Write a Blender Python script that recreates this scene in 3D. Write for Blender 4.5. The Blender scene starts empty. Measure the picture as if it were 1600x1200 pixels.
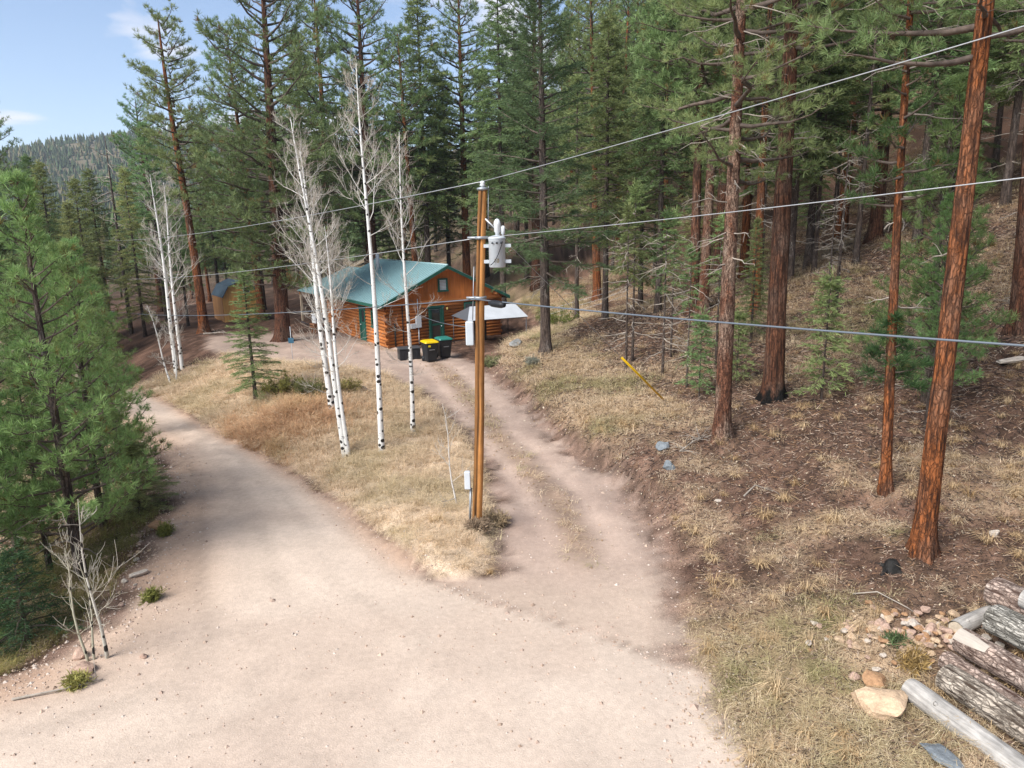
import bpy, math, random
import numpy as np
from mathutils import Matrix, Vector

# ------------------------------------------------------------------ camera, world, sun, exposure
scene = bpy.context.scene
col = scene.collection
rad = math.radians
PITCH, ROLL = rad(12.8), rad(1.0)
cam_d = bpy.data.cameras.new('camera'); cam = bpy.data.objects.new('camera', cam_d); col.objects.link(cam)
cam_d.sensor_width = 36.0; cam_d.lens = 24.95; cam_d.clip_start = .1; cam_d.clip_end = 6000
_f = Vector((0, math.cos(PITCH), -math.sin(PITCH))); _u0 = Vector((0, math.sin(PITCH), math.cos(PITCH))); _r0 = Vector((1, 0, 0))
_r = _r0*math.cos(ROLL) - _u0*math.sin(ROLL); _u = _u0*math.cos(ROLL) + _r0*math.sin(ROLL)
M = Matrix((( _r.x, _u.x, -_f.x, 0), (_r.y, _u.y, -_f.y, 0), (_r.z, _u.z, -_f.z, 7.2), (0, 0, 0, 1)))
cam.matrix_world = M
scene.camera = cam

SUN = Vector((-.64, -.60, .80)).normalized()
sun_el = math.asin(SUN.z); sun_az = math.atan2(SUN.x, SUN.y)
world = bpy.data.worlds.new('World'); scene.world = world; world.use_nodes = True
wt = world.node_tree; wn = wt.nodes; wl = wt.links
for n in list(wn): wn.remove(n)
wo = wn.new('ShaderNodeOutputWorld'); bg = wn.new('ShaderNodeBackground'); sky = wn.new('ShaderNodeTexSky')
sky.sky_type = 'NISHITA'; sky.sun_disc = False; sky.sun_elevation = sun_el; sky.sun_rotation = sun_az
sky.altitude = 2300; sky.air_density = 1.15; sky.dust_density = .3; sky.ozone_density = 2.5
bg.inputs['Strength'].default_value = .082
CLX, CLY = 4.4, 7.7
# thin broken cloud, laid out on the sky's own directions
tc = wn.new('ShaderNodeTexCoord'); sx = wn.new('ShaderNodeSeparateXYZ'); wl.new(tc.outputs['Generated'], sx.inputs[0])
zz = wn.new('ShaderNodeMath'); zz.operation = 'ADD'; zz.inputs[1].default_value = .18; wl.new(sx.outputs[2], zz.inputs[0])
zm = wn.new('ShaderNodeMath'); zm.operation = 'MAXIMUM'; zm.inputs[1].default_value = .05; wl.new(zz.outputs[0], zm.inputs[0])
dx = wn.new('ShaderNodeMath'); dx.operation = 'DIVIDE'; wl.new(sx.outputs[0], dx.inputs[0]); wl.new(zm.outputs[0], dx.inputs[1])
dy = wn.new('ShaderNodeMath'); dy.operation = 'DIVIDE'; wl.new(sx.outputs[1], dy.inputs[0]); wl.new(zm.outputs[0], dy.inputs[1])
cx = wn.new('ShaderNodeCombineXYZ'); wl.new(dx.outputs[0], cx.inputs[0]); wl.new(dy.outputs[0], cx.inputs[1])
cn = wn.new('ShaderNodeTexNoise'); cn.inputs['Scale'].default_value = 1.7; cn.inputs['Detail'].default_value = 6; cn.inputs['Roughness'].default_value = .5
cn.inputs['Distortion'].default_value = .3
cm_ = wn.new('ShaderNodeMapping'); cm_.inputs['Location'].default_value = (CLX, CLY, 0); wl.new(cx.outputs[0], cm_.inputs[0]); wl.new(cm_.outputs[0], cn.inputs['Vector'])
cr = wn.new('ShaderNodeValToRGB'); cr.color_ramp.elements[0].position = .52; cr.color_ramp.elements[1].position = .64
cr.color_ramp.elements[0].color = (0, 0, 0, 1); cr.color_ramp.elements[1].color = (.9, .9, .9, 1)
wl.new(cn.outputs['Fac'], cr.inputs[0])
# pale veil low down
rp = wn.new('ShaderNodeMapRange'); rp.inputs[1].default_value = .0; rp.inputs[2].default_value = .45; rp.inputs[3].default_value = .16; rp.inputs[4].default_value = .0
wl.new(sx.outputs[2], rp.inputs[0])
mxa = wn.new('ShaderNodeMath'); mxa.operation = 'MAXIMUM'; wl.new(cr.outputs[0], mxa.inputs[0]); wl.new(rp.outputs[0], mxa.inputs[1])
mixc = wn.new('ShaderNodeMixRGB'); wl.new(mxa.outputs[0], mixc.inputs[0]); wl.new(sky.outputs[0], mixc.inputs[1]); mixc.inputs[2].default_value = (6.4, 6.1, 6.1, 1)
wl.new(mixc.outputs[0], bg.inputs['Color']); wl.new(bg.outputs[0], wo.inputs['Surface'])

sd = bpy.data.lights.new('sun', 'SUN'); so = bpy.data.objects.new('sun', sd); col.objects.link(so)
sd.energy = 3.4; sd.angle = rad(40); sd.color = (1, .965, .91)
so.rotation_euler = (-SUN).to_track_quat('-Z', 'Y').to_euler(); so.location = (-20, -12, 30)
vs = scene.view_settings
vs.view_transform = 'Standard'; vs.look = 'None'; vs.gamma = 1; vs.use_curve_mapping = False; vs.exposure = 1.22
scene.cycles.use_denoising = True
scene.cycles.max_bounces = 6; scene.cycles.diffuse_bounces = 3; scene.cycles.transparent_max_bounces = 8

# ------------------------------------------------------------------ terrain
def sstep(a,b,x):
    t=np.clip((x-a)/(b-a),0,1); return t*t*(3-2*t)
def hash2(i,j,s):
    n=(i.astype(np.int64)*374761393+j.astype(np.int64)*668265263+s*974634777)&0xffffffff
    n=((n^(n>>13))*1274126177)&0xffffffff
    return ((n^(n>>16))&0xffff)/65535.0
def vnoise(x,y,s=0):
    i=np.floor(x);j=np.floor(y);u=x-i;v=y-j;u=u*u*(3-2*u);v=v*v*(3-2*v)
    a=hash2(i,j,s);b=hash2(i+1,j,s);c=hash2(i,j+1,s);d=hash2(i+1,j+1,s)
    return (a*(1-u)+b*u)*(1-v)+(c*(1-u)+d*u)*v
def fbm(x,y,s=0,o=4):
    t=0;a=.5
    for k in range(o):
        t=t+a*vnoise(x,y,s+k*17);x=x*2.03+3.1;y=y*2.03-1.7;a*=.5
    return t/(1-.5**o)
def lerp(x,X,Y): return np.interp(x,X,Y)
def smooth_interp(y,X,Y):           # smoothed piecewise-linear curve
    return (lerp(y-1.2,X,Y)+lerp(y-.4,X,Y)+lerp(y+.4,X,Y)+lerp(y+1.2,X,Y))/4
# main road edges and driveway edges as x(y)
RL=([0,7,8.7,9.9,10.8,12.5,15.6,20,24,28,34,42,60,90],[-30,-17,-10.2,-8.4,-7.6,-7.6,-8.4,-10.0,-12.4,-15.6,-21.0,-29,-50,-90])
RR=([0,11.2,12.2,14,16,19,23,27,29.5,34,42,60,90],[3,3,-.9,-2.2,-3.4,-5.3,-8.3,-11.8,-13.6,-17.2,-25,-45,-84])
DL=([0,11.4,12.4,15.1,19,23,27.4,31,33.5,35,38,41,46],[-30,-30,-.3,-.2,-.5,-1.3,-2.9,-4.6,-6.6,-10.5,-14.5,-18,-19.5])
DR=([0,8,11,14.3,17,19.5,23.5,28,32,35,38,40,46],[1.9,2.4,2.7,3.3,3.0,2.4,1.2,.1,-1.1,-2.0,-3.4,-6,-9])
XE=([0,8,14.3,19.5,23.5,28,32,36,40,45,55,70,90,140,300],[2.2,2.6,3.4,2.5,1.3,.2,-.9,-1.2,.2,1.8,1.0,-7,-17,-34,-60])
def masks(x,y):
    n=(fbm(x*1.3,y*1.3,5,3)-.5)*.9+(fbm(x*4.5,y*4.5,6,2)-.5)*.6
    rl=smooth_interp(y,*RL);rr=smooth_interp(y,*RR)
    dl=smooth_interp(y,*DL);dr=smooth_interp(y,*DR)
    r=sstep(-.35,.35,x-rl+n*.8)*sstep(-.3,.3,rr-x+n*.5)*(1-sstep(80,90,y))
    d=sstep(-.4,.4,x-dl+n)*sstep(-.4,.4,dr-x+n)*(1-sstep(45,47,y))*sstep(-.35,.35,x-rl+n*.8)
    return np.clip(r,0,1),np.clip(d,0,1)
def height(x,y):
    x=np.asarray(x,float);y=np.asarray(y,float)
    r0=np.hypot(x,y)
    zroad=-.055*np.maximum(0,y-15)+.0002*np.maximum(0,y-40)**2*0
    zroad=np.maximum(zroad,-3.6)
    zflat=.35*sstep(22,36,y)                        # drive and yard
    rc=smooth_interp(y,*RR)
    w=sstep(0,1,(x-rc-.2)/np.maximum(1.2,np.minimum(14.,.25*(y-12))))
    z=zroad*(1-w)+zflat*w
    # hump of the grassy bank
    dl=smooth_interp(y,*DL)
    inb=sstep(0,.7,x-rc)*sstep(0,.7,dl-x)*sstep(11.5,14,y)*(1-sstep(34,40,y))
    z=z+inb*.14
    # left of the road: falls to the creek, then the other valley side
    rl=smooth_interp(y,*RL);dl_=np.maximum(0,rl-x-.3)
    z=z-.30*np.minimum(dl_,7)-.06*np.clip(dl_-7,0,14)+.10*np.clip(dl_-30,0,150)*sstep(20,60,y)
    # hillside on the right
    d=np.maximum(0,x-smooth_interp(y,*XE))
    g=.15+.07*sstep(14,24,y)+.15*sstep(36,62,y); q_=.0042+.0042*sstep(16,28,y)
    hz=g*d+q_*np.maximum(0,d-8)**2
    dm=40.;cap=g*dm+q_*(dm-8)**2+.5*(d-dm)
    hz=np.where(d>dm,cap,hz)
    hz=hz+.52*sstep(0,1.1,d+(fbm(x*2.2,y*2.2,15,3)-.5)*.9)*sstep(13,20,y)*(1-sstep(40,46,y))          # small cut bank beside the drive
    hz=80*(1-np.exp(-hz/80))
    z=z+hz
    # far ridge across the valley
    z=z+94*np.exp(-(((x+330)/300)**2+((y-800)/260)**2))*sstep(220,480,y)+70*np.exp(-(((x-150)/300)**2+((y-900)/300)**2))
    r,dv=masks(x,y);off=1-np.maximum(r,dv)
    z=z+off*((fbm(x*.9,y*.9,11,3)-.5)*.30+(fbm(x*3.1,y*3.1,12,2)-.5)*.14)
    z=z+(1-off)*((fbm(x*.5,y*.5,13,2)-.5)*.10+(fbm(x*2.7,y*2.7,14,2)-.5)*.025)
    # wheel ruts of the drive
    c=(smooth_interp(y,*DR)+np.maximum(smooth_interp(y,*DL),-30))/2
    c=smooth_interp(y,*DR)-1.75
    rut=np.exp(-((np.abs(x-c)-.75)/.3)**2)*dv*sstep(13,16,y)*(1-sstep(32,35,y))
    z=z-.06*rut
    far=sstep(120,400,r0)
    z=z+far*(fbm(x*.012,y*.012,31,4)-.5)*20
    return z

# ------------------------------------------------------------------ mesh helpers
rng = np.random.default_rng(7)
random.seed(7)
def H(x, y): return float(height(np.array([x]), np.array([y]))[0])

class MB:
    def __init__(s): s.v = []; s.f = []; s.c = []; s.n = 0
    def add(s, v, f, mat=0, c=None):
        v = np.asarray(v, float).reshape(-1, 3); f = np.asarray(f, int)
        s.v.append(v); s.f.append((f + s.n, mat)); s.n += len(v)
        if c is None: c = np.ones((len(v), 3))
        c = np.asarray(c, float)
        if c.ndim == 1: c = np.tile(c, (len(v), 1))
        s.c.append(c); return s
    def merge(s, o, loc=(0, 0, 0), scale=1., rz=0.):
        ca, sa = math.cos(rz), math.sin(rz)
        for v, c in zip(o.v, o.c): pass
        v = np.concatenate(o.v)*scale; w = v.copy(); w[:, 0] = v[:, 0]*ca - v[:, 1]*sa; w[:, 1] = v[:, 0]*sa + v[:, 1]*ca
        off = s.n; s.v.append(w + np.asarray(loc)); s.c.append(np.concatenate(o.c)); s.n += len(w)
        for f, m in o.f: s.f.append((f + off, m))
    def mesh(s, name, mats, smooth=True):
        me = bpy.data.meshes.new(name)
        v = np.concatenate(s.v); me.vertices.add(len(v)); me.vertices.foreach_set('co', v.astype(np.float32).ravel())
        loops = np.concatenate([f.ravel() for f, m in s.f]); tot = np.concatenate([np.full(len(f), f.shape[1]) for f, m in s.f])
        mi = np.concatenate([np.full(len(f), m) for f, m in s.f])
        me.loops.add(len(loops)); me.loops.foreach_set('vertex_index', loops.astype(np.int32))
        me.polygons.add(len(tot)); st = np.concatenate([[0], np.cumsum(tot)[:-1]])
        me.polygons.foreach_set('loop_start', st.astype(np.int32)); me.polygons.foreach_set('loop_total', tot.astype(np.int32))
        me.polygons.foreach_set('material_index', mi.astype(np.int32))
        me.polygons.foreach_set('use_smooth', np.full(len(tot), smooth))
        for m in mats: me.materials.append(m)
        a = me.attributes.new('Col', 'FLOAT_COLOR', 'POINT'); c = np.ones((len(v), 4), np.float32); c[:, :3] = np.concatenate(s.c)
        a.data.foreach_set('color', c.ravel())
        me.update(calc_edges=True); return me
    def build(s, name, mats, parent=None, smooth=True):
        if not isinstance(mats, (list, tuple)): mats = [mats]
        return link(name, s.mesh(name, mats, smooth), parent)
def link(name, data, parent=None):
    o = bpy.data.objects.new(name, data); col.objects.link(o)
    if parent is not None: o.parent = parent
    return o
def tag(o, label, cat=None, group=None, kind=None):
    o['label'] = label
    if cat: o['category'] = cat
    if group: o['group'] = group
    if kind: o['kind'] = kind
    return o
def empty(name, loc=(0, 0, 0), rz=0., label=None, cat=None, group=None):
    o = link(name, None); o.location = loc; o.rotation_euler = (0, 0, rz); o.empty_display_size = .2
    if label: tag(o, label, cat, group)
    return o
def nrm(a): a = np.asarray(a, float); return a/np.maximum(1e-9, np.linalg.norm(a, axis=-1, keepdims=True))
def boxv(x0, x1, y0, y1, z0, z1):
    v = [(x, y, z) for z in (z0, z1) for x, y in ((x0, y0), (x1, y0), (x1, y1), (x0, y1))]
    f = [(0, 3, 2, 1), (4, 5, 6, 7), (0, 1, 5, 4), (1, 2, 6, 5), (2, 3, 7, 6), (3, 0, 4, 7)]
    return np.array(v, float), np.array(f)
def box(mb, x0, x1, y0, y1, z0, z1, mat=0, c=None):
    v, f = boxv(x0, x1, y0, y1, z0, z1); return mb.add(v, f, mat, c)
def bbox(name, dims, mat, parent, bev=.008):
    """bevelled box: a chamfered prism, x0..x1 etc."""
    x0, x1, y0, y1, z0, z1 = dims; b = min(bev, (x1-x0)/3, (y1-y0)/3, (z1-z0)/3)
    prof = [(x0+b, y0), (x1-b, y0), (x1, y0+b), (x1, y1-b), (x1-b, y1), (x0+b, y1), (x0, y1-b), (x0, y0+b)]
    cx_, cy_ = (x0+x1)/2, (y0+y1)/2
    v = []
    for z, k in ((z0, b), (z0+b, 0), (z1-b, 0), (z1, b)):
        for x, y in prof: v.append((x-math.copysign(k, x-cx_), y-math.copysign(k, y-cy_), z))
    f = []
    for r in range(3):
        for i in range(8): f.append((r*8+i, r*8+(i+1) % 8, (r+1)*8+(i+1) % 8, (r+1)*8+i))
    mb = MB(); mb.add(v, f); mb.f.append((np.array([[7, 6, 5, 4, 3, 2, 1, 0]]), 0)); mb.f.append((np.array([[24, 25, 26, 27, 28, 29, 30, 31]]), 0))
    return mb.build(name, mat, parent, smooth=False)
def tube(mb, pts, r, n=6, mat=0, c=None, cap=True, mod=None):
    pts = np.asarray(pts, float); m = len(pts); r = np.broadcast_to(np.asarray(r, float), (m,))
    t = np.gradient(pts, axis=0); t = nrm(t)
    ref = np.array([1., 0, 0]) if abs(t[0][2]) > .8 else np.array([0, 0, 1.])
    a = nrm(np.cross(t, ref)); b = np.cross(t, a)
    th = np.arange(n)*2*math.pi/n
    rr = r[:, None]*(np.ones((m, n)) if mod is None else mod)
    v = pts[:, None] + rr[..., None]*(np.cos(th)[None, :, None]*a[:, None] + np.sin(th)[None, :, None]*b[:, None])
    i = np.arange(m-1)[:, None]*n; j = np.arange(n)[None]; k = (j+1) % n
    f = np.stack([i+j, i+k, i+n+k, i+n+j], -1).reshape(-1, 4)
    cc = c
    if c is not None and np.ndim(c) == 2 and len(c) == m: cc = np.repeat(c, n, axis=0)
    off = mb.n
    mb.add(v.reshape(-1, 3), f, mat, cc)
    if cap:
        mb.f.append((np.arange(n)[None, ::-1] + off, mat)); mb.f.append((np.arange(n)[None] + off + (m-1)*n, mat))
    return mb
def lathe(mb, prof, n=14, mat=0, c=None, cen=(0, 0, 0)):
    """prof: (radius, z) pairs"""
    th = np.arange(n)*2*math.pi/n; v = np.array([[(r*math.cos(t)+cen[0], r*math.sin(t)+cen[1], z+cen[2]) for t in th] for r, z in prof])
    m = len(prof); i = np.arange(m-1)[:, None]*n; j = np.arange(n)[None]; k = (j+1) % n
    off = mb.n
    mb.add(v.reshape(-1, 3), np.stack([i+j, i+k, i+n+k, i+n+j], -1).reshape(-1, 4), mat, c)
    mb.f.append((np.arange(n)[None, ::-1] + off, mat)); mb.f.append((np.arange(n)[None] + off + (m-1)*n, mat))
    return mb
def blades(mb, P, D, n, L, w, spread, mat=0, c=None, rg=rng, cvar=.25):
    """n thin leaf blades fanned round direction D at each point P"""
    P = np.repeat(np.asarray(P, float), n, 0); D = np.repeat(nrm(D), n, 0); m = len(P)
    d = nrm(D + spread*rg.normal(size=(m, 3))); ll = L*rg.uniform(.65, 1.15, (m, 1))
    s = nrm(np.cross(d, rg.normal(size=(m, 3))))*w*.5
    base = P + d*ll*.08
    v = np.stack([base - s*.6, base + s*.6, P + d*ll*.62 + s, P + d*ll], 1)
    v[:, 2] += 0; o = np.arange(m)[:, None]*4
    f = np.concatenate([o + np.array([[0, 1, 2]]), o + np.array([[0, 2, 3]])])
    cc = np.repeat(c, n, 0) if c is not None else np.ones((m, 3))
    cc = cc*rg.uniform(1-cvar, 1+cvar, (m, 1))
    mb.add(v.reshape(-1, 3), f, mat, np.repeat(cc, 4, 0)); return mb

# ------------------------------------------------------------------ materials
def mat(name, color=(.5, .5, .5), rough=.8, metal=0., spec=.3, vcol=False, noise=None, bump=None, trans=0., objrand=0.):
    """procedural material; noise=(scale, detail, low, high, stretch xyz) multiplies the colour; bump=(scale, strength, stretch)"""
    m = bpy.data.materials.new(name); m.use_nodes = True; t = m.node_tree; N = t.nodes; L = t.links
    b = N['Principled BSDF']; b.inputs['Roughness'].default_value = rough; b.inputs['Metallic'].default_value = metal
    b.inputs['Specular IOR Level'].default_value = spec
    rgb = N.new('ShaderNodeRGB'); rgb.outputs[0].default_value = (*color, 1); out = rgb.outputs[0]
    def mul(a, bq):
        x = N.new('ShaderNodeMixRGB'); x.blend_type = 'MULTIPLY'; x.inputs[0].default_value = 1; L.new(a, x.inputs[1]); L.new(bq, x.inputs[2]); return x.outputs[0]
    if vcol:
        at = N.new('ShaderNodeAttribute'); at.attribute_name = 'Col'; out = mul(out, at.outputs['Color'])
    tcn = N.new('ShaderNodeTexCoord')
    def coords(st):
        mp = N.new('ShaderNodeMapping'); mp.inputs['Scale'].default_value = st; L.new(tcn.outputs['Object'], mp.inputs[0]); return mp.outputs[0]
    if noise:
        for sc, de, lo, hi, st in (noise if isinstance(noise, list) else [noise]):
            nz = N.new('ShaderNodeTexNoise'); nz.inputs['Scale'].default_value = sc; nz.inputs['Detail'].default_value = de; nz.inputs['Roughness'].default_value = .6
            L.new(coords(st), nz.inputs['Vector'])
            mr = N.new('ShaderNodeMapRange'); mr.inputs[1].default_value = .3; mr.inputs[2].default_value = .7; mr.inputs[3].default_value = lo; mr.inputs[4].default_value = hi
            L.new(nz.outputs['Fac'], mr.inputs[0]); out = mul(out, mr.outputs[0])
    if objrand:
        oi = N.new('ShaderNodeObjectInfo'); hs = N.new('ShaderNodeHueSaturation')
        h = N.new('ShaderNodeMapRange'); h.inputs[3].default_value = .5-.035*objrand; h.inputs[4].default_value = .5+.03*objrand; L.new(oi.outputs['Random'], h.inputs[0]); L.new(h.outputs[0], hs.inputs['Hue'])
        ml = N.new('ShaderNodeMath'); ml.operation = 'MULTIPLY'; ml.inputs[1].default_value = 7.31; L.new(oi.outputs['Random'], ml.inputs[0])
        fr = N.new('ShaderNodeMath'); fr.operation = 'FRACT'; L.new(ml.outputs[0], fr.inputs[0])
        vv = N.new('ShaderNodeMapRange'); vv.inputs[3].default_value = 1-.3*objrand; vv.inputs[4].default_value = 1+.3*objrand; L.new(fr.outputs[0], vv.inputs[0]); L.new(vv.outputs[0], hs.inputs['Value'])
        L.new(out, hs.inputs['Color']); out = hs.outputs[0]
    L.new(out, b.inputs['Base Color'])
    if bump:
        bs, bst, st = bump
        nz = N.new('ShaderNodeTexNoise'); nz.inputs['Scale'].default_value = bs; nz.inputs['Detail'].default_value = 6; nz.inputs['Roughness'].default_value = .65; L.new(coords(st), nz.inputs['Vector'])
        bp = N.new('ShaderNodeBump'); bp.inputs['Strength'].default_value = bst; bp.inputs['Distance'].default_value = .05; L.new(nz.outputs['Fac'], bp.inputs['Height']); L.new(bp.outputs[0], b.inputs['Normal'])
    if trans:
        tr = N.new('ShaderNodeBsdfTranslucent'); L.new(out, tr.inputs['Color']); mx = N.new('ShaderNodeMixShader'); mx.inputs[0].default_value = trans
        L.new(b.outputs[0], mx.inputs[1]); L.new(tr.outputs[0], mx.inputs[2]); L.new(mx.outputs[0], N['Material Output'].inputs['Surface'])
    return m
U3 = (1, 1, 1)
def bark_mat(name, plate, furrow, grey, sc=(7, 7, 1.6), char=0.):
    """scaly bark: fine furrows running up the trunk broken into plates, grey weathering; char: fire-blackened foot up to that height"""
    m = bpy.data.materials.new(name); m.use_nodes = True; t = m.node_tree; N = t.nodes; L = t.links; b = N['Principled BSDF']
    b.inputs['Roughness'].default_value = .9; b.inputs['Specular IOR Level'].default_value = .12
    tcn = N.new('ShaderNodeTexCoord')
    def noise(st, sc_, de):
        mp = N.new('ShaderNodeMapping'); mp.inputs['Scale'].default_value = st; L.new(tcn.outputs['Object'], mp.inputs[0])
        q = N.new('ShaderNodeTexNoise'); q.inputs['Scale'].default_value = sc_; q.inputs['Detail'].default_value = de; q.inputs['Roughness'].default_value = .62; L.new(mp.outputs[0], q.inputs['Vector']); return q
    def rng_(o, a, b_, c=0., d=1.):
        q = N.new('ShaderNodeMapRange'); q.inputs[1].default_value = a; q.inputs[2].default_value = b_; q.inputs[3].default_value = c; q.inputs[4].default_value = d; L.new(o, q.inputs[0]); return q.outputs[0]
    def math_(op, a, b_):
        q = N.new('ShaderNodeMath'); q.operation = op
        for i_, v in enumerate((a, b_)):
            if isinstance(v, float): q.inputs[i_].default_value = v
            else: L.new(v, q.inputs[i_])
        return q.outputs[0]
    f1 = rng_(noise((sc[0]*2.6, sc[1]*2.6, sc[2]*1.1), 1, 6).outputs['Fac'], .36, .56)
    wob = noise((4, 4, 4), 1, 3)
    ad = N.new('ShaderNodeMixRGB'); ad.blend_type = 'ADD'; ad.inputs[0].default_value = .16; L.new(tcn.outputs['Object'], ad.inputs[1]); L.new(wob.outputs['Color'], ad.inputs[2])
    mp = N.new('ShaderNodeMapping'); mp.inputs['Scale'].default_value = (sc[0]*1.9, sc[1]*1.9, sc[2]*2.2); L.new(ad.outputs[0], mp.inputs[0])
    vo = N.new('ShaderNodeTexVoronoi'); vo.feature = 'DISTANCE_TO_EDGE'; vo.inputs['Scale'].default_value = 1.; L.new(mp.outputs[0], vo.inputs['Vector'])
    f2 = rng_(vo.outputs['Distance'], 0., .16, .35, 1.)
    fac = math_('MULTIPLY', f1, f2); fac = rng_(fac, 0., .8)
    big = noise((1, 1, .45), 1.6, 5).outputs['Fac']
    g = N.new('ShaderNodeMixRGB'); g.inputs[1].default_value = (*plate, 1); g.inputs[2].default_value = (*grey, 1); L.new(rng_(big, .44, .66), g.inputs[0])
    fine = rng_(noise((sc[0]*4, sc[1]*4, sc[2]*5), 1, 4).outputs['Fac'], .3, .7, .65, 1.35)
    mv = N.new('ShaderNodeMixRGB'); mv.blend_type = 'MULTIPLY'; mv.inputs[0].default_value = 1; L.new(g.outputs[0], mv.inputs[1]); L.new(fine, mv.inputs[2])
    fx = N.new('ShaderNodeMixRGB'); fx.inputs[1].default_value = (*furrow, 1); L.new(mv.outputs[0], fx.inputs[2]); L.new(fac, fx.inputs[0]); out = fx.outputs[0]
    if char:
        sp = N.new('ShaderNodeSeparateXYZ'); L.new(tcn.outputs['Object'], sp.inputs[0])
        an = math_('ADD', sp.outputs[2], rng_(noise((3, 3, 1.5), 1, 4).outputs['Fac'], .3, .7, .35, -.35))
        cm = N.new('ShaderNodeMixRGB'); cm.inputs[1].default_value = (.012, .011, .01, 1); L.new(out, cm.inputs[2]); L.new(rng_(an, char-.25, char+.05), cm.inputs[0]); out = cm.outputs[0]
    L.new(out, b.inputs['Base Color'])
    bp = N.new('ShaderNodeBump'); bp.inputs['Strength'].default_value = .9; bp.inputs['Distance'].default_value = .03; L.new(fac, bp.inputs['Height']); L.new(bp.outputs[0], b.inputs['Normal'])
    return m
def aspen_mat():
    m = bpy.data.materials.new('aspen_bark'); m.use_nodes = True; t = m.node_tree; N = t.nodes; L = t.links; b = N['Principled BSDF']
    b.inputs['Roughness'].default_value = .75; b.inputs['Specular IOR Level'].default_value = .2
    at = N.new('ShaderNodeAttribute'); at.attribute_name = 'Col'
    tcn = N.new('ShaderNodeTexCoord')
    mp = N.new('ShaderNodeMapping'); mp.inputs['Scale'].default_value = (4.2, 4.2, 5.5); L.new(tcn.outputs['Object'], mp.inputs[0])
    vo = N.new('ShaderNodeTexVoronoi'); vo.inputs['Scale'].default_value = 1.0; vo.inputs['Randomness'].default_value = 1; L.new(mp.outputs[0], vo.inputs['Vector'])
    nz = N.new('ShaderNodeTexNoise'); nz.inputs['Scale'].default_value = 9; nz.inputs['Detail'].default_value = 4; L.new(tcn.outputs['Object'], nz.inputs['Vector'])
    sp = N.new('ShaderNodeSeparateXYZ'); L.new(tcn.outputs['Object'], sp.inputs[0])
    hz = N.new('ShaderNodeMapRange'); hz.inputs[1].default_value = 0; hz.inputs[2].default_value = 5; hz.inputs[3].default_value = .37; hz.inputs[4].default_value = .21; L.new(sp.outputs[2], hz.inputs[0])
    df = N.new('ShaderNodeMath'); df.operation = 'MULTIPLY_ADD'; df.inputs[1].default_value = .34; df.inputs[2].default_value = -.17; L.new(nz.outputs['Fac'], df.inputs[0])
    d2 = N.new('ShaderNodeMath'); d2.operation = 'ADD'; L.new(vo.outputs['Distance'], d2.inputs[0]); L.new(df.outputs[0], d2.inputs[1])
    lt = N.new('ShaderNodeMath'); lt.operation = 'SUBTRACT'; L.new(d2.outputs[0], lt.inputs[0]); L.new(hz.outputs[0], lt.inputs[1])
    mr = N.new('ShaderNodeMapRange'); mr.inputs[1].default_value = -.03; mr.inputs[2].default_value = .03; L.new(lt.outputs[0], mr.inputs[0])
    # fine horizontal lenticels
    mp2 = N.new('ShaderNodeMapping'); mp2.inputs['Scale'].default_value = (6, 6, 55); L.new(tcn.outputs['Object'], mp2.inputs[0])
    n2 = N.new('ShaderNodeTexNoise'); n2.inputs['Scale'].default_value = 1; n2.inputs['Detail'].default_value = 3; L.new(mp2.outputs[0], n2.inputs['Vector'])
    r2 = N.new('ShaderNodeMapRange'); r2.inputs[1].default_value = .3; r2.inputs[2].default_value = .45; r2.inputs[3].default_value = .72; r2.inputs[4].default_value = 1; L.new(n2.outputs['Fac'], r2.inputs[0])
    mu = N.new('ShaderNodeMixRGB'); mu.blend_type = 'MULTIPLY'; mu.inputs[0].default_value = 1; L.new(at.outputs['Color'], mu.inputs[1]); L.new(r2.outputs[0], mu.inputs[2])
    mx = N.new('ShaderNodeMixRGB'); mx.inputs[1].default_value = (.025, .022, .02, 1); L.new(mu.outputs[0], mx.inputs[2]); L.new(mr.outputs[0], mx.inputs[0])
    L.new(mx.outputs[0], b.inputs['Base Color']); return m

MT = dict(
    bark_orange=bark_mat('bark_orange', (.25, .085, .030), (.030, .015, .010), (.16, .09, .06)),
    bark_brown=bark_mat('bark_brown', (.145, .062, .036), (.028, .016, .012), (.15, .10, .075)),
    bark_flaky=bark_mat('bark_flaky', (.17, .075, .045), (.04, .02, .014), (.34, .26, .20), sc=(9, 9, 5)),
    bark_dark=bark_mat('bark_dark', (.125, .092, .075), (.035, .026, .022), (.18, .155, .14), sc=(9, 9, 2)),
    bark_burnt=bark_mat('bark_burnt', (.14, .060, .034), (.028, .016, .012), (.15, .10, .075), char=.45),
    aspen=aspen_mat(),
    twig=mat('aspen_twig', U3, .8, vcol=True),
    limb=mat('limb_bark', (.10, .076, .062), .9, noise=(6, 3, .6, 1.5, U3)),
    dead=mat('dead_wood', (.30, .26, .22), .9, noise=(5, 3, .6, 1.3, U3)),
    needles=mat('pine_needles', U3, .55, spec=.25, vcol=True, trans=.38, objrand=.7),
    fir=mat('fir_needles', U3, .6, spec=.2, vcol=True, trans=.38, objrand=1.),
    grass=mat('grass_blades', U3, .8, spec=.15, vcol=True, trans=.25),
    leaf=mat('leaf_flecks', U3, .8, vcol=True, trans=.2),
)

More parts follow.
